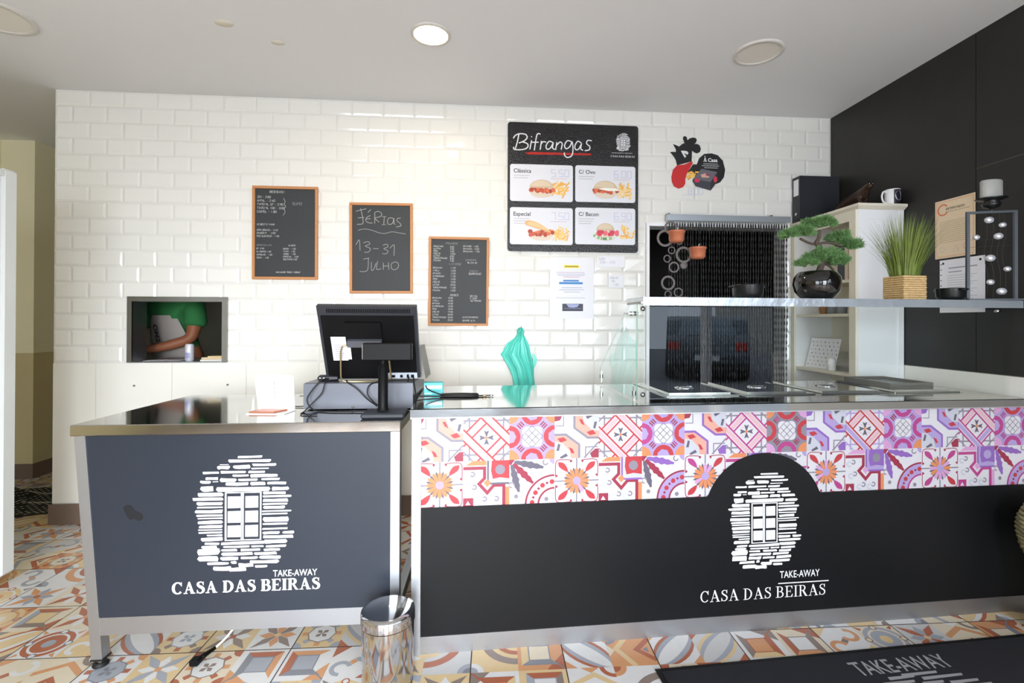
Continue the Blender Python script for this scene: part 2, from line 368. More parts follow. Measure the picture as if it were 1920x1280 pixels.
def serif_glyph(a, ch, x, y, k, h, m, L, th, tn):
    def P(p): return (x + p[0] * k, y + p[1] * h)
    def st(pts, w): a.stroke([P(p) for p in pts], [q * k for q in w] if isinstance(w, list) else w * k, m, L)
    def slab(cx, cy, w): a.poly([P((cx - w / 2, cy)), P((cx + w / 2, cy)), P((cx + w / 2, cy + tn * .9)), P((cx - w / 2, cy + tn * .9))], m, L)
    def arc(cx, cy, rx, ry, a0, a1, w0, w1, n=16):
        pts = []; ws = []
        for i in range(n + 1):
            t = i / n; q = a0 + (a1 - a0) * t; pts.append((cx + rx * cos(q), cy + ry * sin(q))); ws.append(w0 + (w1 - w0) * abs(cos(q)) ** 1.5)
        st(pts, ws)
    if ch == 'C':
        arc(.46, .5, .36, .47, radians(48), radians(318), tn * 1.2, th); a.poly([P((.74, .66)), P((.80, .66)), P((.80, 1.0)), P((.76, 1.0)), P((.66, .86))], m, L)
    elif ch in 'AÀ':
        st([(.18, .03), (.47, 1.0)], tn * 1.2); a.poly([P((.43, 1.02)), P((.53, 1.02)), P((.90, .02)), P((.90 - th * 1.15, .02)), P((.42, .86))], m, L)
        st([(.28, .34), (.68, .34)], tn); slab(.18, 0, .32); slab(.80, 0, .38)
        if ch == 'À': st([(.32, 1.28), (.52, 1.12)], tn * 1.8)
    elif ch == 'S':
        pts = [(.60, .78), (.50, .93), (.35, .97), (.18, .88), (.15, .74), (.28, .60), (.46, .50), (.60, .36), (.58, .16), (.40, .03), (.22, .06), (.09, .24)]
        wid = [tn, tn, tn * 1.2, th * .7, th * .8, th * .95, th, th * .95, th * .8, tn * 1.3, tn, tn]
        c = catmull([(p[0], p[1], w) for p, w in zip(pts, wid)], 3); st([(q[0], q[1]) for q in c], [q[2] for q in c])
        a.poly([P((.57, .68)), P((.62, .68)), P((.63, 1.0)), P((.60, 1.0)), P((.54, .88))], m, L); a.poly([P((.07, .0)), P((.11, .0)), P((.16, .12)), P((.11, .32)), P((.07, .32))], m, L)
    elif ch == 'D':
        st([(.20, .02), (.20, .98)], th); slab(.17, 0, .34); slab(.17, 1 - tn * .9, .34)
        arc(.30, .5, .48, .475, -pi / 2, pi / 2, tn, th); st([(.2, .975), (.32, .975)], tn); st([(.2, .025), (.32, .025)], tn)
    elif ch in 'BRP':
        st([(.20, .02), (.20, .98)], th); slab(.17, 0, .34); slab(.17, 1 - tn * .9, .34)
        arc(.40, .745, .24, .225, -pi / 2, pi / 2, tn, th * .95, 12); st([(.2, .97), (.42, .97)], tn); st([(.2, .52), (.42, .52)], tn)
        if ch == 'B': arc(.42, .27, .29, .245, -pi / 2, pi / 2, tn, th, 12); st([(.2, .025), (.44, .025)], tn)
        if ch == 'R': a.poly([P((.36, .52)), P((.53, .54)), P((.86, .02)), P((.66, .02))], m, L); slab(.80, 0, .22)
    elif ch == 'E':
        st([(.20, .02), (.20, .98)], th); slab(.17, 0, .34); slab(.17, 1 - tn * .9, .34)
        st([(.2, .97), (.72, .97)], tn); st([(.2, .51), (.56, .51)], tn); st([(.2, .03), (.74, .03)], tn)
        a.poly([P((.70, 1.0)), P((.74, 1.0)), P((.74, .74)), P((.71, .74)), P((.60, .95))], m, L); a.poly([P((.70, 0)), P((.74, 0)), P((.78, .27)), P((.74, .27)), P((.60, .05))], m, L)
        a.poly([P((.54, .38)), P((.57, .38)), P((.57, .64)), P((.54, .64))], m, L)
    elif ch == 'I':
        st([(.21, .02), (.21, .98)], th); slab(.21, 0, .38); slab(.21, 1 - tn * .9, .38)

LOGO = [(562,108,755,128),(490,136,820,162),(405,182,508,214),(425,172,498,181),(522,180,660,214),(672,172,862,194),(665,205,805,219),(297,228,422,250),(432,226,630,248),(642,228,775,250),(522,256,650,276),(655,255,870,283),(318,273,420,297),(425,282,560,315),(565,290,718,310),(740,287,890,308),(278,299,362,325),(372,305,420,316),(472,318,650,347),(660,316,780,347),(788,317,937,343),(282,342,385,390),(398,354,815,392),(825,360,962,391),
(260,395,455,427),(222,432,455,462),(252,468,455,498),(255,503,455,520),(240,530,455,560),(250,565,455,587),(260,591,455,606),(258,615,455,645),(268,652,452,678),(265,683,452,697),(268,702,452,720),(330,725,455,742),(282,748,455,780),(312,787,430,810),(292,813,415,840),(258,838,435,888),(262,893,420,940),
(755,396,935,420),(755,425,980,446),(752,455,955,482),(755,488,950,505),(760,512,930,538),(750,545,980,560),(750,566,950,582),(760,600,958,640),(755,646,950,664),(752,685,952,703),(755,712,890,738),(905,712,1005,738),(760,745,995,772),(765,778,945,812),(778,820,940,842),
(437,787,775,815),(455,820,660,838),(670,820,768,838),(440,844,565,865),(588,845,745,868),(760,848,895,872),(440,870,685,900),(692,876,870,900),(435,905,578,935),(585,908,722,932),(730,905,897,935),(338,945,505,970),(515,940,560,966),(655,940,885,968),(568,960,690,992),(375,980,525,1016),(505,990,635,1026),(697,977,800,1002)]
def draw_logo(a, x, ytop, h, m, mpane=None, seed=3, light=False):
    """stone house emblem: x = left, ytop = top in surface units, h = full height"""
    rnd = random.Random(seed); k = h / 918.0; old = a.A; mpane = mpane or m
    def Q(px, py): return (x + (px - 222) * k, ytop - (py - 108) * k)
    for x0, y0, x1, y1 in LOGO:
        x0 += 2; x1 -= 2; y0 += 2.4; y1 -= 2.4; hh = y1 - y0; j = lambda q: rnd.uniform(-q, q)
        c = min(8, hh * .3)
        pts = [(x0 + abs(j(c * 1.5)), y0 + j(c * .5)), ((x0 + x1) / 2 + j(20), y0 + j(c * .3)), (x1 - abs(j(c * 1.5)), y0 + j(c * .5)), (x1 + j(c * .6), y0 + hh * .5), (x1 - abs(j(c * 2)), y1 + j(c * .4)), ((x0 + x1) / 2 + j(20), y1 + j(c * .3)), (x0 + abs(j(c * 2)), y1 + j(c * .4)), (x0 + j(c * .6), y0 + hh * .5)]
        a.poly([Q(*p) for p in pts], m)
    for x0, y0, x1, y1 in [(468,398,481,780),(590,398,597,780),(601,398,612,780),(736,398,747,780),(468,396,747,404),(468,772,747,780)]: a.poly([Q(x0, y0), Q(x1, y0), Q(x1, y1), Q(x0, y1)], m)
    for x0, x1 in ((490, 586), (624, 722)):
        for y0, y1 in ((430, 522), (546, 638), (660, 752)): a.poly([Q(x0, y0), Q(x1, y0), Q(x1, y1), Q(x0, y1)], mpane)
    a.A = old

# ================================================================== THE ROOM
RX = 2.482; LX = -3.78; CZ = 2.697; WL = -2.60
def split_rects(r, holes):
    out = [r]
    for h in holes:
        nxt = []
        for (x0, z0, x1, z1) in out:
            if h[0] >= x1 or h[2] <= x0 or h[1] >= z1 or h[3] <= z0: nxt.append((x0, z0, x1, z1)); continue
            if h[0] > x0: nxt.append((x0, z0, h[0], z1))
            if h[2] < x1: nxt.append((h[2], z0, x1, z1))
            a, b = max(x0, h[0]), min(x1, h[2])
            if h[1] > z0: nxt.append((a, z0, b, h[1]))
            if h[3] < z1: nxt.append((a, h[3], b, z1))
        out = nxt
    return out
HATCH = (-2.15, 1.0, -1.575, 1.40); DOOR = (1.154, 0., 2.16, 1.937)
wb = MB()
for r in split_rects((WL, 0, RX, CZ), [HATCH, DOOR]): wb.box(r[0], r[2], .005, .12, r[1], r[3], m_grout)
for row in range(17):
    z0 = 1.0 + .1 * row; z1 = min(z0 + .1, CZ)
    off = 0 if row % 2 else .1
    xs = [(c - 12.5) * .2 + off for c in range(-2, 28)]
    for x in xs:
        a, b = max(x, WL), min(x + .2, RX)
        if b - a < .01: continue
        for (p, q, r, t) in split_rects((a, z0, b, z1), [HATCH, DOOR]):
            if r - p < .012 or t - q < .012: continue
            g = .0012; bv = min(.013, (r - p) * .3, (t - q) * .3)
            jx, jz = random.uniform(-.0006, .0006), random.uniform(-.0006, .0006)
            x0, x1, zz0, zz1 = p + g, r - g, q + g, t - g
            vs = [(x0, .0042, zz0), (x1, .0042, zz0), (x1, .0042, zz1), (x0, .0042, zz1), (x0 + bv, .0 + jx, zz0 + bv), (x1 - bv, .0 - jx, zz0 + bv), (x1 - bv, .0 + jz, zz1 - bv), (x0 + bv, .0 - jz, zz1 - bv)]
            wb.add(vs, [(4, 5, 6, 7), (0, 1, 5, 4), (1, 2, 6, 5), (2, 3, 7, 6), (3, 0, 4, 7)], m_tile)
for i in range(-1, 12):
    x = -2.35 + .45 * i; a, b = max(x, WL), min(x + .45, RX)
    if b - a < .02: continue
    for (p, q, r, t) in split_rects((a, 0.13, b, .995), [DOOR]):
        wb.box(p + .0012, r - .0012, .0, .009, q, t, m_wallpanel)
struct(wb, 'wall_back')
mb = MB(); mb.box(WL - .012, DOOR[0], -.012, -.0005, 0, .125, m_base); struct(mb, 'baseboard_back')
WY0, WY1 = -5.6, -2.85
mb = MB(); mb.box(RX, RX + .12, WY1, .0, 0, 1.02, m_wallpanel); mb.box(RX, RX + .12, FY, WY1, 0, .1, m_wallpanel); mb.box(RX + .004, RX + .12, WY1, .12, 1.02, CZ, m_joint); mb.box(RX + .004, RX + .12, FY, WY1, 2.3, CZ, m_joint); mb.box(RX + .004, RX + .12, FY, WY0, .1, 2.3, m_joint)
for y0, y1, z0, z1 in [(-1.018, 0, 1.024, CZ), (-2.6, -1.022, 1.024, 2.024), (-2.6, -1.022, 2.028, CZ), (WY1, -2.604, 1.024, CZ), (-4.2, WY1 - .004, 2.3, CZ), (FY, -4.204, 2.3, CZ)]:
    mb.box(RX, RX + .05, y0, y1, z0, z1, m_stone)
struct(mb, 'wall_right')
mb = MB(); mb.box(LX - .1, LX, FY, 3.3, 1.0, CZ, m_paint); mb.box(LX - .1, LX + .008, FY, 3.3, 0, 1.0, m_paint2); struct(mb, 'wall_left')
mb = MB()
for r in split_rects((LX, 0, RX, CZ), [(-2.45, .1, -.65, 2.35), (-.45, 0.05, .55, 2.2), (.9, .1, 2.2, 2.35)]): mb.box(r[0], r[2], FY - .15, FY - .02, r[1], r[3], m_frontw)
struct(mb, 'wall_front')
def wframe(name, x0, x1, z0, z1, bars):
    mb = MB()
    for a, b, c, d in [(x0, x1, z0, z0 + .05), (x0, x1, z1 - .05, z1), (x0, x0 + .05, z0 + .05, z1 - .05), (x1 - .05, x1, z0 + .05, z1 - .05)] + [(q - .03, q + .03, z0 + .05, z1 - .05) for q in bars]:
        mb.box(a, b, FY + .03, FY + .08, c, d, m_plast2)
    struct(mb, name)
wframe('window_1', -2.45, -.65, .1, 2.35, [-1.55]); wframe('door_1', -.45, .55, 0.0, 2.2, []); wframe('window_2', .9, 2.2, .1, 2.35, [1.55])
mb = MB()
for y0, y1, z0, z1 in [(WY0, WY1, .1, .15), (WY0, WY1, 2.25, 2.3), (WY0, WY0 + .05, .15, 2.25), (WY1 - .05, WY1, .15, 2.25), (-4.05, -3.93, .15, 2.25)]: mb.box(RX + .03, RX + .09, y0, y1, z0, z1, m_white)
struct(mb, 'window_4')
mb = MB(); mb.box(RX + .14, 16, -22, 8, -.12, -.06, mat('asphalt', (128, 130, 136), .9, var=.15, vscale=20)); mb.box(LX, RX + .14, -22, FY - .16, -.12, -.06, MATS['asphalt']); struct(mb, 'ground')
mb = MB(); mb.box(13, 13.3, -22, 8, -.06, 6, mat('render_facade', (176, 172, 164), .9, var=.1, vscale=.6)); struct(mb, 'building_facade')
mb = MB(); mb.box(LX - .1, RX + .12, FY - .15, 3.4, CZ, CZ + .1, m_ceil); struct(mb, 'ceiling')
# passage on the left and the kitchen behind the back wall
mb = MB(); mb.box(-3.78, -3.53, .95, 3.2, 1.0, CZ, m_paint); mb.box(-3.78, -3.522, .942, 3.2, .12, 1.0, m_paint2); mb.box(-3.78, -3.518, .938, 3.2, 0, .12, m_base)
struct(mb, 'wall_pilaster')
mb = MB(); mb.box(-3.78, WL, 3.2, 3.3, 0, CZ, m_paint); mb.box(-3.78, WL, 3.19, 3.2, 0, 1.0, m_paint2); mb.box(-3.78, WL, 3.18, 3.19, 0, .12, m_base); struct(mb, 'wall_passage_end')
mb = MB(); mb.box(WL, WL + .05, .12, 3.3, 0, CZ, m_paint); struct(mb, 'wall_passage_side')
mb = MB(); mb.box(WL + .1, RX + .12, 2.2, 2.3, 0, CZ, m_dark); struct(mb, 'wall_kitchen')
mb = MB(); mb.box(RX + .02, RX + .12, .12, 2.2, 0, CZ, m_dark); struct(mb, 'wall_kitchen_side')
mb = MB(); mb.box(1.156, 1.176, -.012, .13, 0, 1.937, m_white); mb.box(2.14, 2.158, -.004, .13, 0, 1.937, m_white); mb.box(1.176, 2.14, -.004, .13, 1.917, 1.937, m_white); struct(mb, 'trim_1')
# serving hatch frame
mb = MB()
mb.box(-2.161, -1.563, -.014, .0, 1.383, 1.413, m_steeld); mb.box(-2.161, -2.133, -.014, .0, 1.0, 1.383, m_steeld); mb.box(-1.594, -1.563, -.014, .0, 1.0, 1.383, m_steeld)
mb.box(-2.149, -2.133, .0, .125, 1.004, 1.383, m_steel); mb.box(-1.594, -1.576, .0, .125, 1.004, 1.383, m_steel); mb.box(-2.149, -1.576, .0, .125, 1.383, 1.399, m_steel)
mb.box(-2.149, -1.576, .0, .42, .997, 1.002, m_steel)
struct(mb, 'window_3')

# car parked in the street, seen mirrored in the glass guard
car = thing('parked_car', 'dark grey hatchback parked in the street outside the right window', 'car', (5.5, -9.3, -.06), radians(27))
m_car = mat('dark_car_paint', (74, 86, 98), .2, .3, coat=.6); m_cglass = mat('car_glass', (120, 135, 145), .05, .6); m_red = mat('tail_lamp_red', (200, 20, 24), .2)
prof = [(-.05, .32), (-.06, .62), (0, .92), (.18, 1.02), (.42, 1.36), (.7, 1.46), (1.6, 1.46), (2.4, 1.02), (3.5, .86), (3.8, .6), (3.82, .3), (3.3, .24), (.4, .24)]
mb = MB(); mb.prism(prof, (-.86, 0, 0), (0, -1, 0), (0, 0, 1), (1, 0, 0), m_car, 1.72); mb.build('body', car)
mb = MB(); mb.hexa([(-.62, -.19, 1.05), (.62, -.19, 1.05), (.62, -.17, 1.03), (-.62, -.17, 1.03), (-.52, -.405, 1.35), (.52, -.405, 1.35), (.52, -.385, 1.36), (-.52, -.385, 1.36)], m_cglass); mb.build('rear_window', car)
for sx in (-1, 1):
    mb = MB(); mb.bbox(sx * .70 - .12, sx * .70 + .12, -.02, .075, .70, .88, m_red, .02); mb.build('tail_lamp', car)
    for y in (-.75, -3.05):
        mb = MB(); mb.lathe([(.0001, -.1), (.31, -.1), (.33, -.06), (.33, .06), (.31, .1), (.0001, .1)], m_rubber, n=28, cap=False); mb.build('wheel', car, loc=(sx * .80, y, .33), rot=(0, radians(90), 0))
mb = MB(); mb.box(-.26, .26, .062, .075, .48, .59, m_white); mb.build('number_plate', car)
mb = MB(); mb.bbox(-.84, .84, -.02, .11, .26, .44, m_rubber, .03); mb.build('bumper', car)

# ------------------------------------------------------------------ patterned floor
FC = {k: mat('floor_tile_' + k, tuple(int(q * .94) for q in c), .24, var=.05, vscale=40) for k, c in dict(cream=(230, 216, 192), orange=(220, 160, 114), rust=(182, 108, 80), blue=(170, 174, 184), taupe=(148, 132, 124), sand=(228, 200, 154), white=(230, 229, 228), grey=(140, 142, 150), pale=(210, 209, 208)).items()}
m_fgrout = mat('floor_grout', (70, 56, 50), .8)
def motif(a, kind, c):
    K = [FC[x] for x in c]
    a.rect(0, 0, 1, 1, K[0], 0)
    if kind == 0:   # eight point star of squares
        for i in range(8):
            q = i * pi / 4; a.stroke([(.5 + .30 * cos(q), .5 + .30 * sin(q)), (.5 + .44 * cos(q), .5 + .44 * sin(q))], .12, K[1 + i % 2], 2)
        a.circ(.5, .5, .30, K[3], 3, 8); a.ring(.5, .5, .30, .33, K[4], 3, 8)
        for i in range(4):
            q = i * pi / 2 + pi / 4; a.poly([(.5, .5), (.5 + .12 * cos(q - .5), .5 + .12 * sin(q - .5)), (.5 + .17 * cos(q), .5 + .17 * sin(q)), (.5 + .12 * cos(q + .5), .5 + .12 * sin(q + .5))], K[4], 4)
        for x, y in ((0, 0), (1, 0), (0, 1), (1, 1)): a.circ(x, y, .2, K[2], 1, 12)
    elif kind == 1:  # big ellipse leaf on the diagonal
        for w, k, L in ((.46, 1, 1), (.36, 3, 2), (.22, 0, 3)):
            P = []
            for i in range(24): t = 2 * pi * i / 24; u, v = .68 * cos(t), w * .8 * sin(t); P.append((.5 + (u - v) * .707, .5 + (u + v) * .707))
            a.poly(P, K[k], L)
        a.poly([(.0, 1), (.25, 1), (0, .75)], K[2], 1); a.poly([(1, 0), (.75, 0), (1, .25)], K[2], 1)
    elif kind == 2:  # isometric cubes
        a.poly([(.3, .3), (.75, .3), (.75, .75), (.3, .75)], K[3], 2); a.poly([(.3, .75), (.75, .75), (.9, .92), (.15, .92)], K[1], 2); a.poly([(.75, .3), (.9, .1), (.9, .92), (.75, .75)], K[2], 2)
        a.poly([(.3, .3), (.15, .1), (.15, .92), (.3, .75)], K[4], 2); a.poly([(0, 0), (.5, 0), (0, .4)], K[2], 1); a.stroke([(0, 0), (.3, .3)], .03, K[4], 3); a.stroke([(.3, .3), (.75, .3), (.75, .75), (.3, .75), (.3, .3)], .025, K[4], 4)
    elif kind == 3:  # concentric circle with droplets
        a.circ(.5, .5, .46, K[1], 1, 26); a.ring(.5, .5, .31, .36, K[0], 2); a.circ(.5, .5, .13, K[3], 2)
        for i in range(4):
            q = i * pi / 2; a.circ(.5 + .42 * cos(q), .5 + .42 * sin(q), .085, K[4], 3, 12); a.circ(.5 + .42 * cos(q), .5 + .42 * sin(q), .055, K[0], 4, 12)
            q += pi / 4; a.stroke([(.5 + .5 * cos(q), .5 + .5 * sin(q)), (.5 + .66 * cos(q), .5 + .66 * sin(q))], [.1, .02], K[2], 3)
    elif kind == 4:  # sweeping arcs
        a.ring(0, 0, .62, .8, K[2], 1, 14, 0, pi / 2); a.ring(0, 0, .38, .5, K[1], 1, 12, 0, pi / 2); a.circ(1, 1, .28, K[3], 1); a.circ(1, 1, .16, K[4], 2); a.circ(0, 0, .2, K[4], 2)
    elif kind == 5:  # four petal blossom
        for i in range(4):
            q = i * pi / 2 + pi / 4; a.poly([(.5, .5), (.5 + .3 * cos(q - .32), .5 + .3 * sin(q - .32)), (.5 + .62 * cos(q), .5 + .62 * sin(q)), (.5 + .3 * cos(q + .32), .5 + .3 * sin(q + .32))], K[2], 2)
            q += pi / 4; a.poly([(.5, .5), (.5 + .26 * cos(q - .4), .5 + .26 * sin(q - .4)), (.5 + .42 * cos(q), .5 + .42 * sin(q)), (.5 + .26 * cos(q + .4), .5 + .26 * sin(q + .4))], K[3], 1)
        a.circ(.5, .5, .07, K[1], 3)
    elif kind == 6:  # zigzag bands
        a.stroke([(0, .15), (.35, .5), (.0, .85)], .12, K[2], 1); a.stroke([(.45, 0), (.8, .45), (.5, 1)], .12, K[1], 1); a.poly([(1, .3), (1, .7), (.85, .5)], K[3], 2); a.poly([(.1, .42), (.22, .5), (.1, .6)], K[4], 2); a.ring(1, 0, .2, .3, K[4], 2, 10, pi / 2, pi)
    else:            # C scrolls
        a.ring(.28, .3, .13, .23, K[3], 1, 16, .4, 4.8); a.ring(.72, .7, .13, .23, K[3], 1, 16, 3.5, 7.9); a.circ(.5, .5, .09, K[2], 2, 4); a.poly([(0, 1), (.35, 1), (0, .65)], K[1], 1); a.poly([(1, 0), (.65, 0), (1, .35)], K[1], 1)
PAL = [('cream', 'orange', 'rust', 'white', 'taupe'), ('white', 'rust', 'orange', 'blue', 'grey'), ('sand', 'rust', 'taupe', 'white', 'blue'), ('orange', 'sand', 'rust', 'cream', 'grey'), ('pale', 'sand', 'rust', 'blue', 'grey'), ('cream', 'blue', 'rust', 'sand', 'taupe'), ('white', 'sand', 'taupe', 'orange', 'rust'), ('sand', 'orange', 'blue', 'white', 'taupe')]
fl = MB(); fl.box(LX - .1, RX + .12, FY - .15, 3.3, -.05, 0, m_fgrout)
TS = .3475; GA = radians(.7); cg, sg = cos(GA), sin(GA)
ar = Art(fl, (0, 0, 0), (cg, -sg, 0), (sg, cg, 0), (0, 0, 1), step=.00018)
rf = random.Random(11)
OX, OY = -.305, -1.30
for i in range(-11, 10):
    for j in range(-13, 14):
        x0 = OX + i * TS; y0 = OY + j * TS
        for a_ in (0, 1):
            for b_ in (0, 1):
                g = .0022; h = TS / 2; X0 = x0 + a_ * h + (g if a_ == 0 else 0); X1 = x0 + (a_ + 1) * h - (g if a_ else 0)
                Y0 = y0 + b_ * h + (g if b_ == 0 else 0); Y1 = y0 + (b_ + 1) * h - (g if b_ else 0)
                ar.clip = (X0, Y0, X1, Y1); k = rf.randrange(4); c, s_ = [(1, 0), (0, 1), (-1, 0), (0, -1)][k]
                cx, cy = x0 + (a_ + .5) * h, y0 + (b_ + .5) * h
                kind = rf.randrange(8); pal = rf.choice(PAL)
                far = y0 > -.3 and X0 > WL or y0 < -2.6
                if far: kind = 5
                ar.aff(h * c, -h * s_, cx - h * (c - s_) / 2, h * s_, h * c, cy - h * (s_ + c) / 2)
                motif(ar, kind, pal)
struct(fl, 'floor', fix=False)

# ------------------------------------------------------------------ ceiling lamps and patches
def ceiling_light(label, x, y, r, lit, flush=False):
    t = thing('ceiling_light', label, 'ceiling light', (x, y, CZ))
    MB().lathe([(r, 0), (r, -.006), (r * .86, -.010), (r * .84, -.004)], m_trim, n=40, cap=False).build('trim_ring', t)
    MB().lathe([(0.0001, -.004), (r * .84, -.004)], m_lampon if lit else m_lampoff, n=40, cap=False).build('diffuser', t)
    return t
ceiling_light('lit round recessed ceiling light glowing warm white', -.205, -.786, .098, True)
ceiling_light('unlit round recessed ceiling light near the black wall', 1.51, -.763, .125, False)
ceiling_light('unlit round recessed ceiling light at the left edge above the white cabinet', -2.25, -.77, .165, False)
ld = bpy.data.lights.new('lamp_glow', 'AREA'); ld.shape = 'DISK'; ld.size = .16; ld.energy = 5; ld.color = (1, .82, .58)
lo = bpy.data.objects.new('lamp_glow', ld); COL.objects.link(lo); lo.location = (-.205, -.786, CZ - .012)
for nm, x, y, a, lab in (('ceiling_patch', -1.19, -.79, .038, 'yellowish round stain on the ceiling, left one of two'), ('ceiling_patch', -1.0, -.642, .03, 'small patched hole in the ceiling, right one of two')):
    tag(MB().lathe([(.0001, -.001), (a, -.001), (a * 1.02, 0)], m_spot, n=18, sx=1.15, sy=.8, cap=False).build(nm, loc=(x, y, CZ)), lab, 'patch')

# ================================================================== KIOSK TABLE (left)
kt = thing('cash_counter', 'stainless steel cash desk with slate panel and white stone house emblem', 'counter', (-.84, -1.0, 0))
def L(x, y, z): return (x + .84, y + 1.0, z)
kx0, kx1 = -1.42, -.245
mb = MB(); mb.bbox(kx0 + .84, kx1 + .84, -.362, .37, .845, .885, m_steeltop, .003); mb.build('top', kt)
def leg(name, xa, xb, ya, yb, xat, xbt, z0=.03, z1=.845):
    mb = MB(); mb.hexa([(xa, ya, z0), (xb, ya, z0), (xb, yb, z0), (xa, yb, z0), (xat, ya, z1), (xbt, ya, z1), (xbt, yb, z1), (xat, yb, z1)], m_steel)
    o = mb.build(name, kt); f = MB(); cx = (xa + xb) / 2; cy = (ya + yb) / 2
    f.box(xa - .002, xb + .002, ya - .002, yb + .002, z0 - .004, z0 + .002, m_rubber); f.lathe([(.012, .008), (.012, .026)], m_steeld, (cx, cy, 0), 12); f.lathe([(.024, 0), (.026, .006), (.018, .014)], m_rubber, (cx, cy, 0), 18); f.build('leg_foot', o); return o
leg('leg', -.508, -.470, -.352, -.312, -.572, -.534); leg('leg', .556, .590, -.352, -.312, .556, .590)
leg('leg', -.54, -.50, .30, .34, -.55, -.51); leg('leg', .55, .59, .30, .34, .55, .59)
mb = MB(); mb.hexa([(-.486, -.349, .182), (.556, -.349, .182), (.556, -.33, .182), (-.486, -.33, .182), (-.534, -.349, .843), (.556, -.349, .843), (.556, -.33, .843), (-.534, -.33, .843)], m_kiosk)
pn = mb.build('front_panel', kt)
mb = MB(); mb.box(-.484, .556, -.351, -.326, .118, .182, m_steel); mb.build('lower_rail', kt)
for x0, x1 in ((-.53, -.50), (.552, .585)): MB().box(x0, x1, -.31, .30, .12, .17, m_steel).build('side_rail', kt)
m_wvin = mat('white_vinyl', (246, 247, 250), .35)
mb = MB(); a = Art(mb, (0, -.349, 0), (1, 0, 0), (0, 0, 1), (0, -1, 0), .0003)
draw_logo(a, -.163, .762, .430, m_wvin)
pl = mb.build('emblem', pn, fix=False); plabel(pl, 'white stone house emblem with a shuttered window')
mb = MB(); a = Art(mb, (0, -.349, 0), (1, 0, 0), (0, 0, 1), (0, -1, 0), .0003)
a.serif('CASA DAS BEIRAS', -.232, .257, .043, m_wvin, width=.528, th=.25, tn=.08)
a.text('TAKE-AWAY', .126, .309, .025, m_wvin, width=.160, bold=.008)
plabel(mb.build('lettering', pn, fix=False), 'white shop name lettering')
mb = MB(); a = Art(mb, (0, -.349, 0), (1, 0, 0), (0, 0, 1), (0, -1, 0), .0003)
mb_sm = mat('dark_smudge', (16, 18, 24), .6)
a.poly(catmull([(-.405, .578), (-.392, .590), (-.372, .584), (-.360, .568), (-.338, .556), (-.334, .538), (-.350, .530), (-.366, .538), (-.380, .534), (-.392, .552), (-.405, .578)], 3), mb_sm)
mb.build('scuff_mark', pn, fix=False)

# ================================================================== MAIN COUNTER (local frame, turned 2.1 degrees)
CA = radians(2.1); CO = Vector((-.19, -1.37, 0))
def cw(x, y, z): return (CO.x + x * cos(CA) - y * sin(CA), CO.y + x * sin(CA) + y * cos(CA), z)
ct = thing('service_counter', 'long stainless steel serving counter with patterned frieze and black front', 'counter', CO, CA)
CL = 2.668
mb = MB()
pans = [(1.075 + .376 * i, 1.075 + .376 * i + .355) for i in range(4)]
def topz(x0, x1, y0, y1): mb.box(x0, x1, y0, y1, .900, .930, m_steeltop)
topz(-.018, 1.045, -.005, .665); topz(1.045, CL, -.005, .205); topz(1.045, CL, .66, .665); topz(2.595, CL, .205, .66)
mb.box(-.018, CL, -.005, .012, .896, .930, m_steel)
for i in range(4): topz(pans[i][0] - .03 if i == 0 else pans[i][0] - .021, pans[i][0], .205, .66)
topz(pans[3][1], 2.595, .205, .66)
mb.build('countertop', ct)
for i, (a0, a1) in enumerate(pans):
    y0, y1 = .205, .66; w = MB()
    w.box(a0, a1, y0, y1, .80, .803, m_steel); w.box(a0, a0 + .003, y0, y1, .80, .915, m_steel); w.box(a1 - .003, a1, y0, y1, .80, .915, m_steel); w.box(a0, a1, y0, y0 + .003, .80, .915, m_steel); w.box(a0, a1, y1 - .003, y1, .80, .915, m_steel)
    o = w.build('food_well', ct)
    w = MB(); zt = .936
    w.bbox(a0 + .004, a1 - .004, y0 + .01, y1 - .008, .928, zt, m_steeltop, .002); w.box(a0 + .03, a1 - .03, y0 + .04, y1 - .04, zt, zt + .006, m_steeltop)
    cx, cy = (a0 + a1) / 2, (y0 + y1) / 2
    w.build('well_lid', o)
    w = MB(); w.lathe([(.045, 0), (.045, .004), (.038, .004), (.036, .001)], m_chrome, (cx, cy - .02, zt + .006), 24); w.box(cx - .035, cx + .035, cy - .027, cy - .013, zt + .008, zt + .014, m_chrome); w.build('lid_handle', o)
mb = MB(); mb.box(-.012, .022, .0, .034, 0, .896, m_steel); mb.build('corner_post', ct)
mb = MB(); mb.box(.022, CL, .006, .03, 0, .066, mat('worn_steel', (158, 158, 160), .45, 1., bump=.03, bscale=60)); mb.build('kick_plate', ct)
mb = MB(); mb.box(-.01, .02, .034, .65, .02, .896, m_steeld); mb.build('end_panel', ct)
mb = MB(); mb.box(.022, CL, .016, .03, .066, .55, m_black)
# arch: black front with round top hiding part of the frieze
acx, R_, wz, az = 1.419, .262, .55, .461
arcp = [(acx + R_ * cos(t), az + R_ * sin(t)) for t in [radians(q) for q in range(18, 163, 4)]]
arcp = [(CL, .066), (CL, .552), (acx + .252, .552)] + [p for p in arcp if p[1] > .552] + [(acx - .252, .552), (.022, .552), (.022, .066)]
mb.prism(arcp, (0, .010, 0), (1, 0, 0), (0, 0, 1), (0, 1, 0), m_black, .006)
bp = mb.build('front_panel', ct)
mb = MB(); a = Art(mb, (0, .010, 0), (1, 0, 0), (0, 0, 1), (0, -1, 0), .0003)
k_ = .395 / 918; a.aff(.96, 0, acx * .04, 0, 1, 0)
draw_logo(a, acx - 391 * k_, .643, .395, m_wvin, seed=5)
plabel(mb.build('emblem', bp, fix=False), 'white stone house emblem under the arch')
mb = MB(); a = Art(mb, (0, .010, 0), (1, 0, 0), (0, 0, 1), (0, -1, 0), .0003)
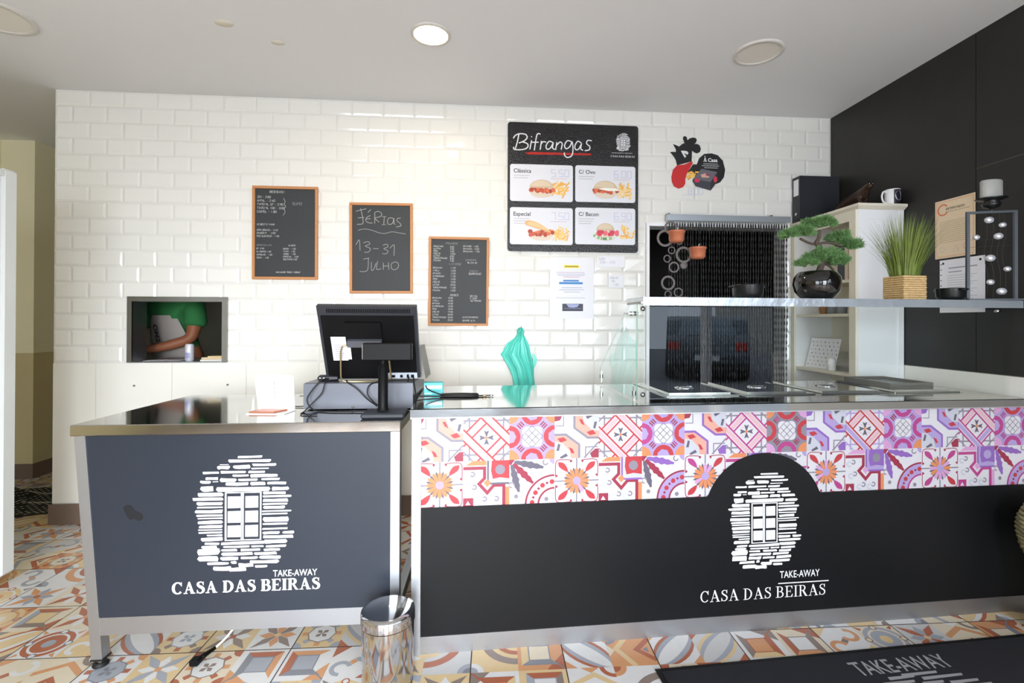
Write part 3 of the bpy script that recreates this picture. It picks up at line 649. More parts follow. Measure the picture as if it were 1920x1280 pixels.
a.serif('CASA DAS BEIRAS', 1.138, .125, .046, m_wvin, width=.552, th=.13, tn=.042)
a.text('TAKE-AWAY', 1.485, .205, .030, m_wvin, width=.178, bold=.006)
plabel(mb.build('lettering', bp, fix=False), 'white shop name lettering')
mb = MB(); a = Art(mb, (0, .010, 0), (1, 0, 0), (0, 0, 1), (0, -1, 0), .0003); a.rect(1.478, .181, 1.704, .185, m_wvin); mb.build('underline', bp, fix=False)
# frieze of printed tiles, purplish LED light painted into the inks rightwards
fz = MB(); fz.box(.022, CL, .018, .028, .54, .90, mat('print_white', (198, 195, 202), .35))
PC = {k: flat(tuple(int(q * .80) for q in c), .35, 'print') for k, c in dict(red=(214, 62, 72), crim=(176, 48, 78), mag=(205, 70, 150), org=(250, 158, 104), sal=(252, 188, 168), lil=(198, 178, 236), vio=(160, 112, 206), gry=(158, 152, 168), drk=(112, 104, 124), pal=(226, 228, 240), pink=(250, 206, 214), wht=(248, 246, 252), pnk2=(242, 180, 232)).items()}
fa = Art(fz, (0, .018, 0), (1, 0, 0), (0, 0, 1), (0, -1, 0), .0002)
def pick(f, warm, led_tint): return PC[led_tint] if random.random() < f else PC[warm]  # second ink stands for purplish LED light painted into the print
def tA(a, f):
    w = PC['wht']; a.rect(0, 0, 1, 1, w, 0); o1 = pick(f + .25, 'gry', 'vio'); s = pick(f, 'sal', 'lil')
    for k in (0, 1):
        def T(P): return P if k == 0 else [(1 - x - .0, .97 - y) for x, y in P]
        if k == 0: A1 = [(.42, 1), (.42, .66), (.74, .42), (1, .42), (1, 1)]; A2 = [(.47, 1), (.47, .68), (.76, .47), (1, .47), (1, 1)]; A3 = [(.62, 1), (.66, .80), (.84, .62), (1, .60), (1, 1)]
        a.poly(T(A1), o1, 1); a.poly(T(A2), s, 2); a.poly(T(A3), PC['pal'], 3)
        a.poly(T([(.55, .86), (.60, .76), (.68, .72), (.62, .86)]), PC['red'], 4); a.poly(T([(.72, .57), (.80, .50), (.94, .53), (.86, .62)]), PC['red'], 4)
        a.poly(T([(.70, .92), (.86, .98), (.88, .94), (.74, .86)]), PC['drk'], 4); a.poly(T([(.90, .80), (.96, .80), (.92, .64), (.87, .66)]), PC['drk'], 4)
    a.poly([(.84, 0), (.80, .1), (.92, .2), (1, .2), (1, 0)], pick(f, 'crim', 'vio'), 3); a.poly([(0, 1), (0, .82), (.12, .84), (.2, 1)], pick(f, 'crim', 'vio'), 3)
    a.stroke([(.62, -.05), (.86, .2), (1.0, .35)], .035, PC['gry'], 2); a.stroke([(.70, .0), (.70, .24), (.98, .24)], .025, PC['gry'], 2); a.stroke([(.02, .72), (.2, .72), (.2, 1)], .02, PC['gry'], 2)
def tB(a, f):
    a.rect(0, 0, 1, 1, PC['wht'], 0); g = pick(f * .6, 'gry', 'lil')
    for q in (.13, .87): a.stroke([(q, 0), (q, 1)], .035, g, 1); a.stroke([(0, q), (1, q)], .035, g, 1)
    for P in ([(0, .2), (.2, 0)], [(.8, 0), (1, .2)], [(0, .8), (.2, 1)], [(.8, 1), (1, .8)]): a.stroke(P, .03, g, 1)
    a.poly([(.5, .18), (.82, .5), (.5, .82), (.18, .5)], PC['wht'], 2)
    r = pick(f * .6, 'red', 'mag'); 
    for d, Lr in ((.31, 5), (-.31, 5)):
        for (ux, uy, LL) in ((1, 1, 3), (1, -1, 6)):
            nx, ny = -uy * .707, ux * .707; cx, cy = .5 + nx * d, .5 + ny * d
            for w, c, q in ((.21, r, 0), (.135, PC['wht'], 1), (.095, pick(f * .5, 'pink', 'lil'), 2)):
                a.stroke([(cx - ux * .7, cy - uy * .7), (cx + ux * .7, cy + uy * .7)], w, c, LL + q)
    d = pick(f * .5, 'drk', 'vio')
    for i in range(4):
        q = i * pi / 2; a.poly([(.5, .5), (.5 + .17 * cos(q - .35), .5 + .17 * sin(q - .35)), (.5 + .13 * cos(q), .5 + .13 * sin(q)), (.5 + .17 * cos(q + .35), .5 + .17 * sin(q + .35))], d, 9)
        q += pi / 4; a.circ(.5 + .14 * cos(q), .5 + .14 * sin(q), .014, PC['sal'], 9, 8)
    a.circ(.5, .5, .035, PC['org'], 10, 10)
def tC(a, f):
    l = pick(.4 + f, 'gry', 'lil'); a.rect(0, 0, 1, 1, l, 0)
    for x, y in ((0, 0), (1, 0), (0, 1), (1, 1)): a.circ(x, y, .22, pick(f * .8, 'org', 'pnk2'), 1, 16)
    for i in range(8):
        q = pi / 4 * i + pi / 8 + (.15 if i % 2 else -.15); a.stroke([(.5 + .48 * cos(q), .5 + .48 * sin(q)), (.5 + .62 * cos(q), .5 + .62 * sin(q))], .07, PC['wht'], 2)
    a.circ(.5, .5, .36, l, 3, 24)
    for i in range(4):
        q = i * pi / 2; cx, cy = .5 + .5 * cos(q), .5 + .5 * sin(q); a.circ(cx, cy, .29, l, 4, 22); a.circ(cx, cy, .245, pick(f, 'red', 'mag'), 5, 22); a.circ(cx, cy, .15, l, 6, 7)
        q += pi / 4
        for w in (-.05, 0, .05): a.stroke([(.5 + .30 * cos(q) - w * sin(q), .5 + .30 * sin(q) + w * cos(q)), (.5 + .42 * cos(q) - w * sin(q), .5 + .42 * sin(q) + w * cos(q))], .028, pick(f, 'crim', 'mag'), 7)
    P = []
    for i in range(24): t = 2 * pi * i / 24; rr = .24 + .035 * cos(4 * t + pi); P.append((.5 + rr * cos(t), .5 + rr * sin(t)))
    a.poly(P, PC['wht'], 8)
    for k in (-.12, -.04, .04, .12):
        a.stroke([(.5 + k - .11, .5 - k - .11), (.5 + k + .11, .5 - k + .11)], .012, PC['drk'], 9); a.stroke([(.5 + k - .11, .5 + k + .11), (.5 + k + .11, .5 + k - .11)], .012, PC['drk'], 10)
def tD(a, f):
    a.rect(0, 0, 1, 1, PC['wht'], 0); a.stroke([(.5, 0), (.5, 1)], .03, PC['gry'], 1); a.stroke([(0, .5), (1, .5)], .03, PC['gry'], 1)
    for sx in (1, -1):
        for sy in (1, -1):
            F = lambda P: [(.5 + (x - .5) * sx, .5 + (y - .5) * sy) for x, y in P]; r = pick(f, 'red', 'mag')
            a.stroke(F(catmull([(.97, .58), (.98, .75), (.95, .95), (.75, .97), (.6, .95)], 3)), .018, PC['crim'], 2)
            a.poly(F(catmull([(.92, .92), (.80, .90), (.72, .80), (.70, .70), (.80, .74), (.90, .82), (.92, .92)], 3)), r, 3); a.circ(*F([(.63, .93)])[0], .025, PC['crim'], 3, 8); a.circ(*F([(.95, .62)])[0], .025, PC['crim'], 3, 8)
    for i in range(12):
        q = i * pi / 6 + pi / 12; a.poly([(.5, .5), (.5 + .21 * cos(q - .2), .5 + .21 * sin(q - .2)), (.5 + .31 * cos(q), .5 + .31 * sin(q)), (.5 + .21 * cos(q + .2), .5 + .21 * sin(q + .2))], PC['drk'], 4)
        q -= pi / 12; a.poly([(.5, .5), (.5 + .14 * cos(q - .24), .5 + .14 * sin(q - .24)), (.5 + .24 * cos(q - .2), .5 + .24 * sin(q - .2)), (.5 + .30 * cos(q), .5 + .30 * sin(q)), (.5 + .24 * cos(q + .2), .5 + .24 * sin(q + .2)), (.5 + .14 * cos(q + .24), .5 + .14 * sin(q + .24))], pick(f * .8, 'org', 'pnk2'), 5)
    a.circ(.5, .5, .09, PC['lil'], 6, 16)
def tE(a, f):
    a.rect(0, 0, 1, 1, PC['wht'], 0); r = pick(f, 'crim', 'mag'); r2 = pick(f, 'red', 'vio')
    a.poly([(.05, .9), (.2, 1), (.5, 1), (.5, .9)], pick(f, 'org', 'pnk2'), 1)
    a.stroke([(0, .84), (.46, .84), (.46, .62), (.34, .50), (.52, .30), (.66, .46), (.88, .46), (.88, 0)], .07, r, 3)
    a.poly([(.52, 1), (1, 1), (1, .52), (.52, .52)], PC['lil'] if random.random() < f + .2 else PC['pal'], 1); a.stroke([(.535, 1), (.535, .50), (1, .50)], .04, pick(f, 'drk', 'vio'), 4)
    a.poly([(.62, 1), (.6, .78), (.64, .60), (.80, .63), (1, .60), (1, 1)], r2, 4); a.circ(.80, .80, .11, pick(f, 'gry', 'lil'), 5, 10); a.poly([(.44, .52), (.52, .42), (.6, .52), (.52, .6)], pick(f, 'org', 'pnk2'), 4)
    a.poly([(.9, 0), (.9, .42), (1, .42), (1, 0)], pick(f, 'org', 'pnk2'), 2)
    for x, y in ((.1, .66), (.14, .38), (.36, .12), (.62, .12)):
        a.ring(x, y, .035, .075, PC['pal'], 2, 12, .5, 5.6); a.ring(x + .10, y + .05, .03, .06, PC['gry'], 2, 12, 3.6, 8.6)
    a.poly([(0, 0), (.22, 0), (.22, .2), (0, .2)], r, 2); a.poly([(.05, .05), (.16, .05), (.1, .14)], PC['wht'], 4)
def tF(a, f):
    a.rect(0, 0, 1, 1, PC['wht'], 0)
    for ang, ln in ((-12, .66), (-45, .62), (-75, .62)):
        q = radians(ang); P = []; nn = 9
        for sgn in (1, -1):
            R = range(nn + 1) if sgn == 1 else range(nn, -1, -1)
            for i in R:
                t = i / nn; w = sgn * (.025 + .06 * sin(pi * t) * (1 if i % 2 else .55)); x = .08 + ln * t; P.append((.03 + x * cos(q) - w * sin(q), .97 + x * sin(q) + w * cos(q)))
        a.poly(P, pick(f, 'drk', 'vio') if ang != -45 else pick(f, 'crim', 'vio'), 2)
    a.ring(1, 0, .62, .66, pick(f, 'crim', 'mag'), 3, 18, pi / 2, pi); a.ring(1, 0, .38, .62, pick(.3 + f, 'pal', 'lil'), 2, 18, pi / 2, pi); a.ring(1, 0, .34, .38, pick(f, 'crim', 'mag'), 3, 18, pi / 2, pi)
    for i in range(7):
        q = pi / 2 + pi / 2 * (i + .5) / 7; a.circ(1 + .5 * cos(q), .5 * sin(q), .035 if i % 2 else .055, PC['crim'] if i % 2 else PC['red'], 4, 4 if i % 2 else 8)
    a.ring(.05, .45, .04, .07, PC['gry'], 2, 10, 0, 5); a.ring(.8, .93, .04, .07, PC['gry'], 2, 10, 2, 6); a.circ(.15, .2, .05, PC['gry'], 2, 6); a.circ(1, 1, .12, PC['lil'], 2, 10); a.circ(0, 1, .12, PC['crim'], 3, 5); a.circ(.82, .12, .05, PC['gry'], 2, 7)
PT = .1785
for i in range(-1, 15):
    x0 = .181 + PT * (i - 0); f = max(0, min(.8, (x0 - .5) / 2.2))  # violet share grows rightwards to paint the LED cast
    j = (i + 1) % 3
    for row, fn in ((0, (tA, tB, tC)[j]), (1, (tD, tE, tF)[j])):
        fa.clip = (max(x0, .022), .545 if row else .7245, min(x0 + PT, CL), .7245 if row else .8995)
        if fa.clip[2] - fa.clip[0] < .005: continue
        fa.xf(PT, PT, x0, .7245 if row == 0 else .7245 - PT); fn(fa, f)
o = fz.build('frieze', ct, fix=False); plabel(o, 'printed frieze of red, orange and violet patterned tiles, purplish LED light painted in to the right')

# glass guard and shelf on the counter
gd = thing('glass_guard', 'glass sneeze guard with steel shelf over the food wells', 'sneeze guard', cw(0, 0, .93), CA)
mb = MB(); mb.box(.915, CL - .01, .10, .106, .008, .412, m_glass); mb.build('front_pane', gd)
poly = [(.10, .008), (.84, .008), (.84, .09), (.30, .412), (.06, .412)]
poly = [(.10, .008), (.66, .008), (.67, .09), (.19, .410), (.07, .410)]
mb = MB(); mb.prism(poly, (.898, 0, 0), (0, 1, 0), (0, 0, 1), (1, 0, 0), m_glass, .006); sp = mb.build('side_pane', gd)
mb = MB(); mb.tube([(.901, .098, .008), (.901, .098, .412)], .0032, m_edge, 6); mb.tube([(.901, y, z) for y, z in ((.66, .008), (.67, .09), (.19, .410))], .0014, m_edge, 6); mb.build('pane_edge', sp)
m_shelf = mat('film_covered_steel_shelf', (196, 204, 212), .22, .6, bump=.5, bscale=14)
mb = MB(); mb.bbox(.905, CL, .035, .24, .413, .437, m_shelf, .003); mb.box(.905, CL, .033, .040, .402, .436, m_shelf); mb.build('shelf', gd)
mb = MB(); mb.box(.898, .905, .04, .22, .409, .418, m_steeld); mb.build('shelf_bracket', gd)
for (x, y, z) in ((.925, .095, .39), (.925, .095, .03), (CL - .06, .095, .39)):
    mb = MB(); mb.lathe([(.0001, 0), (.010, 0), (.011, .006), (.007, .014), (.0001, .015)], m_chrome, n=16); mb.build('glass_clamp', gd, loc=(x, y + .004, z), rot=(radians(90), 0, 0))
for (y, z) in ((.115, .37), (.165, .37), (.125, .03), (.64, .045)):
    mb = MB(); mb.lathe([(.009, -.008), (.009, .012)], m_chrome, n=14); mb.box(-.004, .004, -.004, .004, -.03, .03, m_steeld); mb.build('glass_clamp', gd, loc=(.898, y, z), rot=(0, radians(90), 0) if z > .1 else (0, 0, 0))
# steel rack tray at far right of the wells
mb = MB()
tr = thing('slotted_tray', 'grey metal slotted tray lying on the right end of the food wells', 'tray', cw(2.40, .47, .9425), CA)
mb.box(-.12, .12, -.15, -.14, 0, .022, m_steeld); mb.box(-.12, .12, .14, .15, 0, .022, m_steeld); mb.box(-.12, -.11, -.14, .14, 0, .022, m_steeld); mb.box(.11, .12, -.14, .14, 0, .022, m_steeld); mb.build('rim', tr)
mb = MB()
for i in range(7): mb.box(-.11, .11, -.125 + i * .04, -.150 + i * .04, .004, .008, m_steeld)
mb.build('slats', tr)

# ================================================================== THINGS ON THE GLASS SHELF
SZ = 1.3672
# bonsai
bo = thing('potted_bonsai', 'bonsai with cloud-pruned green pads in a glossy black round pot', 'plant', cw(1.738, .125, SZ), CA)
MB().lathe([(.054, 0), (.064, .004), (.088, .034), (.0965, .068), (.092, .097), (.076, .119), (.070, .123), (.063, .119), (.060, .105), (.0001, .10)], m_glossblk, n=40, cap=False).build('pot', bo)
tk = MB(); trunk = catmull([(-.005, 0, .09), (.02, .0, .15), (.026, 0, .20), (.012, .0, .235), (-.004, 0, .25), (.010, 0, .275), (.010, 0, .31)], 4)
tk.tube(trunk, [.015 - .009 * i / len(trunk) for i in range(len(trunk))], m_bark, 8)
for P, r in (([(.0, 0, .243), (-.03, .01, .252), (-.08, .0, .268)], .0055), ([(.0, 0, .247), (.05, -.01, .252), (.12, .0, .24)], .0055), ([(.02, 0, .21), (-.005, .0, .222), (-.03, 0, .21)], .003), ([(.02, 0, .17), (.06, 0, .15), (.085, 0, .125)], .005)): tk.tube(catmull(P, 4), r, m_bark, 6)
tk.build('trunk', bo)
def pad(c, rx, ry, rz, tufts, seed):
    rz *= 1.4; c = (c[0], c[1], c[2] + .006)
    rnd = random.Random(seed); mb = MB(); c = Vector(c)
    for t in range(tufts):
        a_ = rnd.uniform(0, 2 * pi); q = math.sqrt(rnd.random()) * .92
        p0 = c + Vector((q * cos(a_) * rx, q * sin(a_) * ry, rnd.uniform(-.2, .75) * rz * math.sqrt(1 - q * q)))
        out = Vector((cos(a_) * q * 1.1, sin(a_) * q, .55)).normalized()
        for i in range(95):
            d = (out + Vector((rnd.uniform(-1, 1), rnd.uniform(-1, 1), rnd.uniform(-.7, 1)))).normalized() * rnd.uniform(.012, .027)
            p = p0 + Vector((rnd.uniform(-1, 1), rnd.uniform(-1, 1), rnd.uniform(-1, 1))) * .005
            s_ = d.cross(Vector((rnd.uniform(-1, 1), rnd.uniform(-1, 1), rnd.uniform(-1, 1)))).normalized() * .0012
            mb.add([p - s_, p + s_, p + d + s_ * .4, p + d - s_ * .4], [(0, 1, 2, 3)], m_needle)
    return mb
for i, (c, rx, ry, rz, n) in enumerate([((.012, 0, .325), .060, .05, .030, 50), ((-.022, 0, .318), .034, .04, .020, 18), ((-.075, 0, .283), .055, .045, .026, 38), ((-.130, 0, .272), .034, .035, .016, 18), ((.105, 0, .262), .050, .045, .028, 34), ((.155, 0, .240), .045, .04, .020, 30), ((.178, 0, .225), .028, .03, .014, 12), ((.02, -.015, .172), .080, .055, .040, 60), ((.080, -.01, .155), .050, .05, .036, 36), ((-.060, -.015, .145), .040, .04, .018, 22)]):
    pad(c, rx, ry, rz, n, i).build('foliage_pad', bo, fix=False)
# grass in square woven basket
gb = thing('grass_basket', 'ornamental green grass in a square woven straw basket', 'plant', cw(2.168, .125, SZ), CA + radians(3))
mb = MB(); h = .054
mb.box(-h + .004, h - .004, -h + .004, h - .004, 0, .098, m_wick)
for k in range(11):
    z = .005 + k * .0098
    for sd in range(4):
        P = []
        for i in range(15):
            t = -h + 2 * h * i / 14; w = h + .0022 * (1 if (i + k) % 2 else -1); P.append([(t, -w, z), (w, t, z), (-t, w, z), (-w, -t, z)][sd])
        mb.tube(P, .0048, m_wick, 5)
mb.build('basket', gb)
def blades(n, seed):
    mb = MB(); rnd = random.Random(seed)
    for i in range(n):
        a_ = rnd.uniform(0, 2 * pi); q = math.sqrt(rnd.random()); x0, y0 = q * cos(a_) * .05, q * sin(a_) * .05
        H = rnd.uniform(.19, .335); out = q * rnd.uniform(.3, 1.1) * .115 + rnd.uniform(0, .02); P = []
        wd = Vector((-sin(a_ + rnd.uniform(-1.5, 1.5)), cos(a_), 0)).normalized()
        for t in (0, .35, .7, 1): P.append(Vector((x0 + cos(a_) * out * t ** 1.6, y0 + sin(a_) * out * t ** 1.6, .08 + (H) * t * (1 - .12 * q * t))))
        for k in range(3):
            w0, w1 = .0019 * (1 - k * .3), .0019 * (1 - (k + 1) * .32)
            mb.add([P[k] - wd * w0, P[k] + wd * w0, P[k + 1] + wd * w1, P[k + 1] - wd * w1], [(0, 1, 2, 3)], m_grass)
    return mb
blades(700, 4).build('grass', gb, fix=False)
# black cast bowls
def casserole(label, x, y, r, h, nm='casserole_dish'):
    t = thing(nm, label, 'bowl', cw(x, y, SZ), CA)
    MB().lathe([(.0001, 0), (r * .8, 0), (r * .95, h * .3), (r, h * .9), (r * 1.02, h), (r * .95, h), (r * .9, h * .4), (.0001, .006)], m_cast, n=36, cap=False).build('body', t)
    for s_ in (-1, 1):
        mb = MB(); mb.tube([(s_ * r * .98, -.016, h * .82), (s_ * (r + .014), -.010, h * .86), (s_ * (r + .014), .010, h * .86), (s_ * r * .98, .016, h * .82)], .004, m_cast, 6); mb.build('handle', t)
    return t
casserole('black cast bowl on the glass shelf beside the woven basket', 2.376, .10, .056, .054).rotation_euler.z = radians(92)
casserole('black cast pot with side handles on the glass shelf under the bead curtain', 1.42, .14, .066, .062)
# ring candle holder with copper cups
rc = thing('ring_candle_holder', 'candle holder made of stacked pewter rings on the shelf', 'candle holder', cw(1.08, .12, SZ), CA)
mb = MB()
for (x, z, r) in [(-.034, .016, .016), (.012, .024, .021), (-.034, .064, .032), (-.008, .132, .024), (-.038, .168, .017), (-.018, .204, .017), (.035, .186, .036), (.036, .140, .015), (-.048, .255, .037), (-.022, .300, .030), (.015, .245, .017)]:
    if r < .0155:
        mb.lathe([(.0001, -.003), (r, -.003), (r, .003), (.0001, .003)], m_ring, (0, 0, 0), 20, cap=False); k = 80
        n = len(mb.v)
        for q in range(n - k, n): v = mb.v[q]; mb.v[q] = (x + v[0], v[2], z + v[1])
    else:
        w = r * .30; P = []
        for i in range(28): t_ = 2 * pi * i / 28; P.append((x + (r - w / 2) * cos(t_), 0, z + (r - w / 2) * sin(t_)))
        mb.tube(P, w / 2, m_ring, 8, closed=True)
mb.box(-.05, .04, -.03, .03, 0, .004, m_ring)
mb.build('ring_frame', rc)
for x, z in ((-.012, .232), (.082, .165)):
    mb = MB(); mb.lathe([(.0001, 0), (.024, 0), (.030, .008), (.032, .040), (.036, .042), (.036, .049), (.0001, .047)], m_terra, (x, -.035, z), 28, cap=False); mb.tube([(x, -.004, z + .02), (x, -.03, z + .02)], .004, m_ring, 6); cup = mb.build('candle_cup', rc)
    mb = MB(); mb.tube([(x, -.035, z + .046), (x + .004, -.035, z + .056), (x + .008, -.035, z + .064)], .0013, m_wcable, 6); mb.build('wick', cup)
# frame with glass drops
cf = thing('glass_drop_frame', 'rectangular gunmetal frame holding sparkling glass drops', 'ornament', cw(2.54, .062, SZ), CA - radians(18))
mb = MB(); mb.box(-.104, .105, -.03, .03, 0, .006, m_frame); mb.build('base', cf)
mb = MB()
for x0, x1, z0, z1 in ((-.098, -.086, .006, .392), (.086, .098, .006, .392), (-.098, .098, .392, .402)): mb.box(x0, x1, -.006, .006, z0, z1, m_frame)
mb.build('frame', cf)
mb = MB()
for i, x in enumerate((-.02, .005, .03, .05)):
    mb.tube(catmull([(x, 0, .006), (x + .006, 0, .11), (x - .008, 0, .2), (x + .004, 0, .3), (x, 0, .393)], 4), .0007, m_wire, 5)
mb.tube([(-.088, 0, .24), (.088, 0, .246)], .0005, m_wire, 4); mb.tube([(-.088, 0, .275), (.088, 0, .272)], .0005, m_wire, 4)
mb.build('wires', cf)
for x, z, r in ((-.010, .362, .019), (.042, .338, .015), (-.060, .285, .015), (.026, .288, .019), (-.005, .190, .020), (.060, .140, .015), (-.005, .082, .016), (.038, .040, .020)):
    MB().sphere((0, 0, 0), r, m_crystal, 9, 6, (1, .7, .8)).build('glass_drop', cf, loc=(x, -.003, z))
mb = MB(); mb.lathe([(.006, .402), (.006, .412), (.030, .42), (.034, .435), (.026, .448), (.045, .452), (.058, .458), (.0001, .460)], m_cast, (0, 0, 0), 28, cap=False); mb.build('candle_plate', cf)
cl_ = thing('pillar_candle', 'grey oval pillar candle standing on the glass drop frame', 'candle', cw(2.54, .062, SZ + .4605), CA)
MB().lathe([(.0001, 0), (.046, 0), (.048, .004), (.048, .075), (.044, .079), (.0001, .077)], m_candle, n=32, sy=.62, cap=False).build('wax', cl_); MB().tube([(0, 0, .077), (-.004, 0, .09)], .0013, m_cable, 6).build('wick', cl_)

# ================================================================== ON THE CASH DESK
TZ = .8852
pos = thing('pos_monitor', 'black till monitor seen from behind, tilted on a wire loop stand', 'monitor', (-.42, -1.06, 1.0005))
# monitor slab: bottom edge at y=.04,z=.02 ; top edge at y=-.10,z=.332
th_ = math.atan2(.14, .312)
o_ = Vector((0, .04, .018)); vv = Vector((0, -.14, .312)).normalized(); nn_ = Vector((0, -vv.z, vv.y))  # nn_ faces the camera side
nn_ = Vector((0, -.312, -.14)).normalized()
def slab(mb, x0, x1, v0, v1, n0, n1, m):
    pts = []
    for v in (v0, v1):
        for x, n in ((x0, n0), (x1, n0), (x1, n1), (x0, n1)): pts.append(o_ + Vector((x, 0, 0)) + vv * v + nn_ * n)
    mb.hexa(pts, m)
mb = MB(); slab(mb, -.204, .204, 0, .342, -.012, .012, m_plast2); mb.build('screen_housing', pos)
mb = MB(); slab(mb, -.190, .19, .0, .30, .0125, .020, m_plast); slab(mb, -.095, .055, .17, .275, .0205, .032, m_plast)
for i in range(46): slab(mb, -.165 + i * .0075, -.161 + i * .0075, .312, .330, .012, .0135, m_plast)
mb.build('rear_cover', pos)
mb = MB(); slab(mb, -.086, .056, .170, .200, .0325, .052, m_drawer); mb.build('hinge_bar', pos)
mb = MB(); loop = [(-.086, .185), (-.105, .178), (-.115, .15), (-.128, .03), (-.125, .012), (-.112, .006), (.045, .006)]
lp = [o_ + Vector((x, 0, 0)) + vv * v + nn_ * .055 for x, v in loop]; m_brass = mat('brass_rod', (206, 186, 140), .3, .8)
mb.tube(lp, .0038, m_brass, 8); mb.tube([o_ + Vector((x, 0, 0)) + vv * v + nn_ * .055 for x, v in [(.056, .185), (.072, .180), (.082, .155), (.085, .02), (.045, .006)]], .0038, m_brass, 8); mb.build('wire_stand', pos)
mb = MB(); slab(mb, -.160, -.098, .092, .205, .0205, .0215, m_paper); slab(mb, -.150, -.082, .098, .196, .0218, .0226, m_paper)
for i in range(7): slab(mb, -.148, -.120 + .004 * (i % 3), .105 + i * .010, .109 + i * .010, .0228, .0231, m_greyink)
plabel(mb.build('service_label', pos), 'white stickers with grey print')
hs = thing('till_base_unit', 'grey wedge-shaped till base unit behind the right side of the monitor', 'till', (-.285, -.93, 1.0005))
mb = MB(); mb.hexa([(-.12, -.05, 0), (.085, -.05, 0), (.085, .16, 0), (-.12, .16, 0), (-.12, -.04, .12), (.055, -.035, .15), (.055, .15, .15), (-.12, .15, .12)], m_greypl); mb.build('housing', hs)
mb = MB(); slab(mb, .066, .192, .002, .030, .0205, .024, mat('silver_port_strip', (206, 212, 222), .4, .2)); st_ = mb.build('port_strip', pos)
for x, w, h_ in ((.088, .016, .008), (.124, .010, .010), (.152, .008, .014), (.172, .012, .012)):
    mb = MB(); slab(mb, x - w / 2, x + w / 2, .016 - h_ / 2, .016 + h_ / 2, .0242, .032, m_plast); mb.build('port', st_)
dr = thing('cash_box', 'grey metal cash drawer unit under the till monitor', 'cash drawer', (-.46, -.93, TZ))
mb = MB(); mb.bbox(-.236, .222, -.17, .21, .006, .1145, m_drawer, .003); mb.build('housing', dr)
mb = MB(); mb.box(-.236, .222, -.1745, -.1705, .004, .1115, m_drawer); mb.build('front', dr)
mb = MB(); mb.lathe([(.0001, 0), (.005, 0), (.005, .004), (.0001, .005)], m_chrome, n=12, cap=False); mb.build('lock', dr, loc=(-.03, -.1748, .012), rot=(radians(90), 0, 0))
for x in (-.21, .19):
    for y in (-.14, .18): MB().lathe([(.012, 0), (.012, .006)], m_rubber, (x, y, 0), 12).build('rubber_foot', dr)
cdp = thing('customer_display', 'black customer display on a pole with a heavy square base', 'display', (-.325, -1.258, TZ))
mb = MB(); mb.bbox(-.082, .085, -.058, .058, 0, .022, m_plast2, .006); mb.build('base', cdp)
mb = MB(); mb.lathe([(.024, .022), (.021, .03), (.0195, .035), (.0195, .195), (.012, .2), (.012, .225)], m_plast, (-.012, .02, 0), 24); mb.build('pole', cdp)
mb = MB(); mb.bbox(-.088, .105, -.012, .022, .222, .292, m_plast, .004); dh = mb.build('display_head', cdp)
mb = MB(); mb.box(-.0885, -.078, -.010, .018, .228, .288, m_greypl); mb.build('end_cap', dh)
# router
ro = thing('desk_hub', 'small black desk hub with two round ports on the cash drawer', 'gadget', (-.628, -1.04, 1.0005), radians(10))
mb = MB(); mb.bbox(-.03, .06, -.014, .03, 0, .026, m_plast2, .008); mb.build('body', ro)
for x in (-.018, -.002): mb = MB(); mb.lathe([(.0001, 0), (.006, 0), (.006, .003), (.0001, .003)], m_chrome, n=14, cap=False); mb.build('lens', ro, loc=(x, -.0142, .014), rot=(radians(90), 0, 0))
# tablet stand
ts = thing('tablet_stand', 'white bent metal stand with a copper pad at its foot', 'stand', (-.82, -1.10, TZ), radians(-6))
mb = MB()
def bent(P2, x0, x1, t, m):
    for i in range(len(P2) - 1):
        (y0, z0), (y1, z1) = P2[i], P2[i + 1]; d = Vector((0, y1 - y0, z1 - z0)).normalized(); n = Vector((0, -d.z, d.y)) * t
        a0, b0 = Vector((x0, y0, z0)), Vector((x1, y0, z0)); a1, b1 = Vector((x0, y1, z1)), Vector((x1, y1, z1))
        mb.hexa([a0, b0, b0 + n, a0 + n, a1, b1, b1 + n, a1 + n], m)
# plate: upright leaning back, rounded top corners
def plate(P, m, t=.003):
    lean = Vector((0, .22, 1)).normalized(); mb.prism(P, (0, -.005, .003), (1, 0, 0), lean, Vector((0, 1, -.22)).normalized(), m, t)
w_ = .072; P = [(-w_ + .01, 0), (w_ + .022, 0)] + [(w_ - .014 + .016 * cos(q), .132 + .016 * sin(q)) for q in [radians(d) for d in range(0, 91, 18)]] + [(-w_ + .016 - .024 + .016 * cos(q), .132 + .016 * sin(q)) for q in [radians(d) for d in range(90, 181, 18)]]
plate(P, m_white); pt_ = mb.build('back_plate', ts)
mb = MB(); mb.box(-w_ + .008, w_ + .022, -.09, .0, 0, .003, m_white); mb.build('foot_plate', ts)
mb = MB(); lean = Vector((0, .22, 1)).normalized()
for x, z in ((-.045, .135), (.02, .135)): p = Vector((x, -.0055, .003)) + lean * z; mb.lathe([(.0001, -.001), (.0032, -.001), (.0032, .001), (.0001, .001)], m_steeld, (p.x, p.y, p.z), 12, cap=False)
a_pts = [Vector((x, -.0062, .003)) + lean * z for x, z in ((-.012, .125), (-.004, .09), (.006, .05), (.012, .045), (.05, .045))]
mb.tube(a_pts, .0009, m_greypl, 5); mb.build('screws_and_slot', pt_)
mb = MB(); mb.prism([(-.058, -.080), (.045, -.080), (.070, -.02), (-.040, -.02)], (0, 0, .0035), (1, 0, 0), (0, 1, 0), (0, 0, 1), m_copper, .006); mb.build('copper_pad', ts)
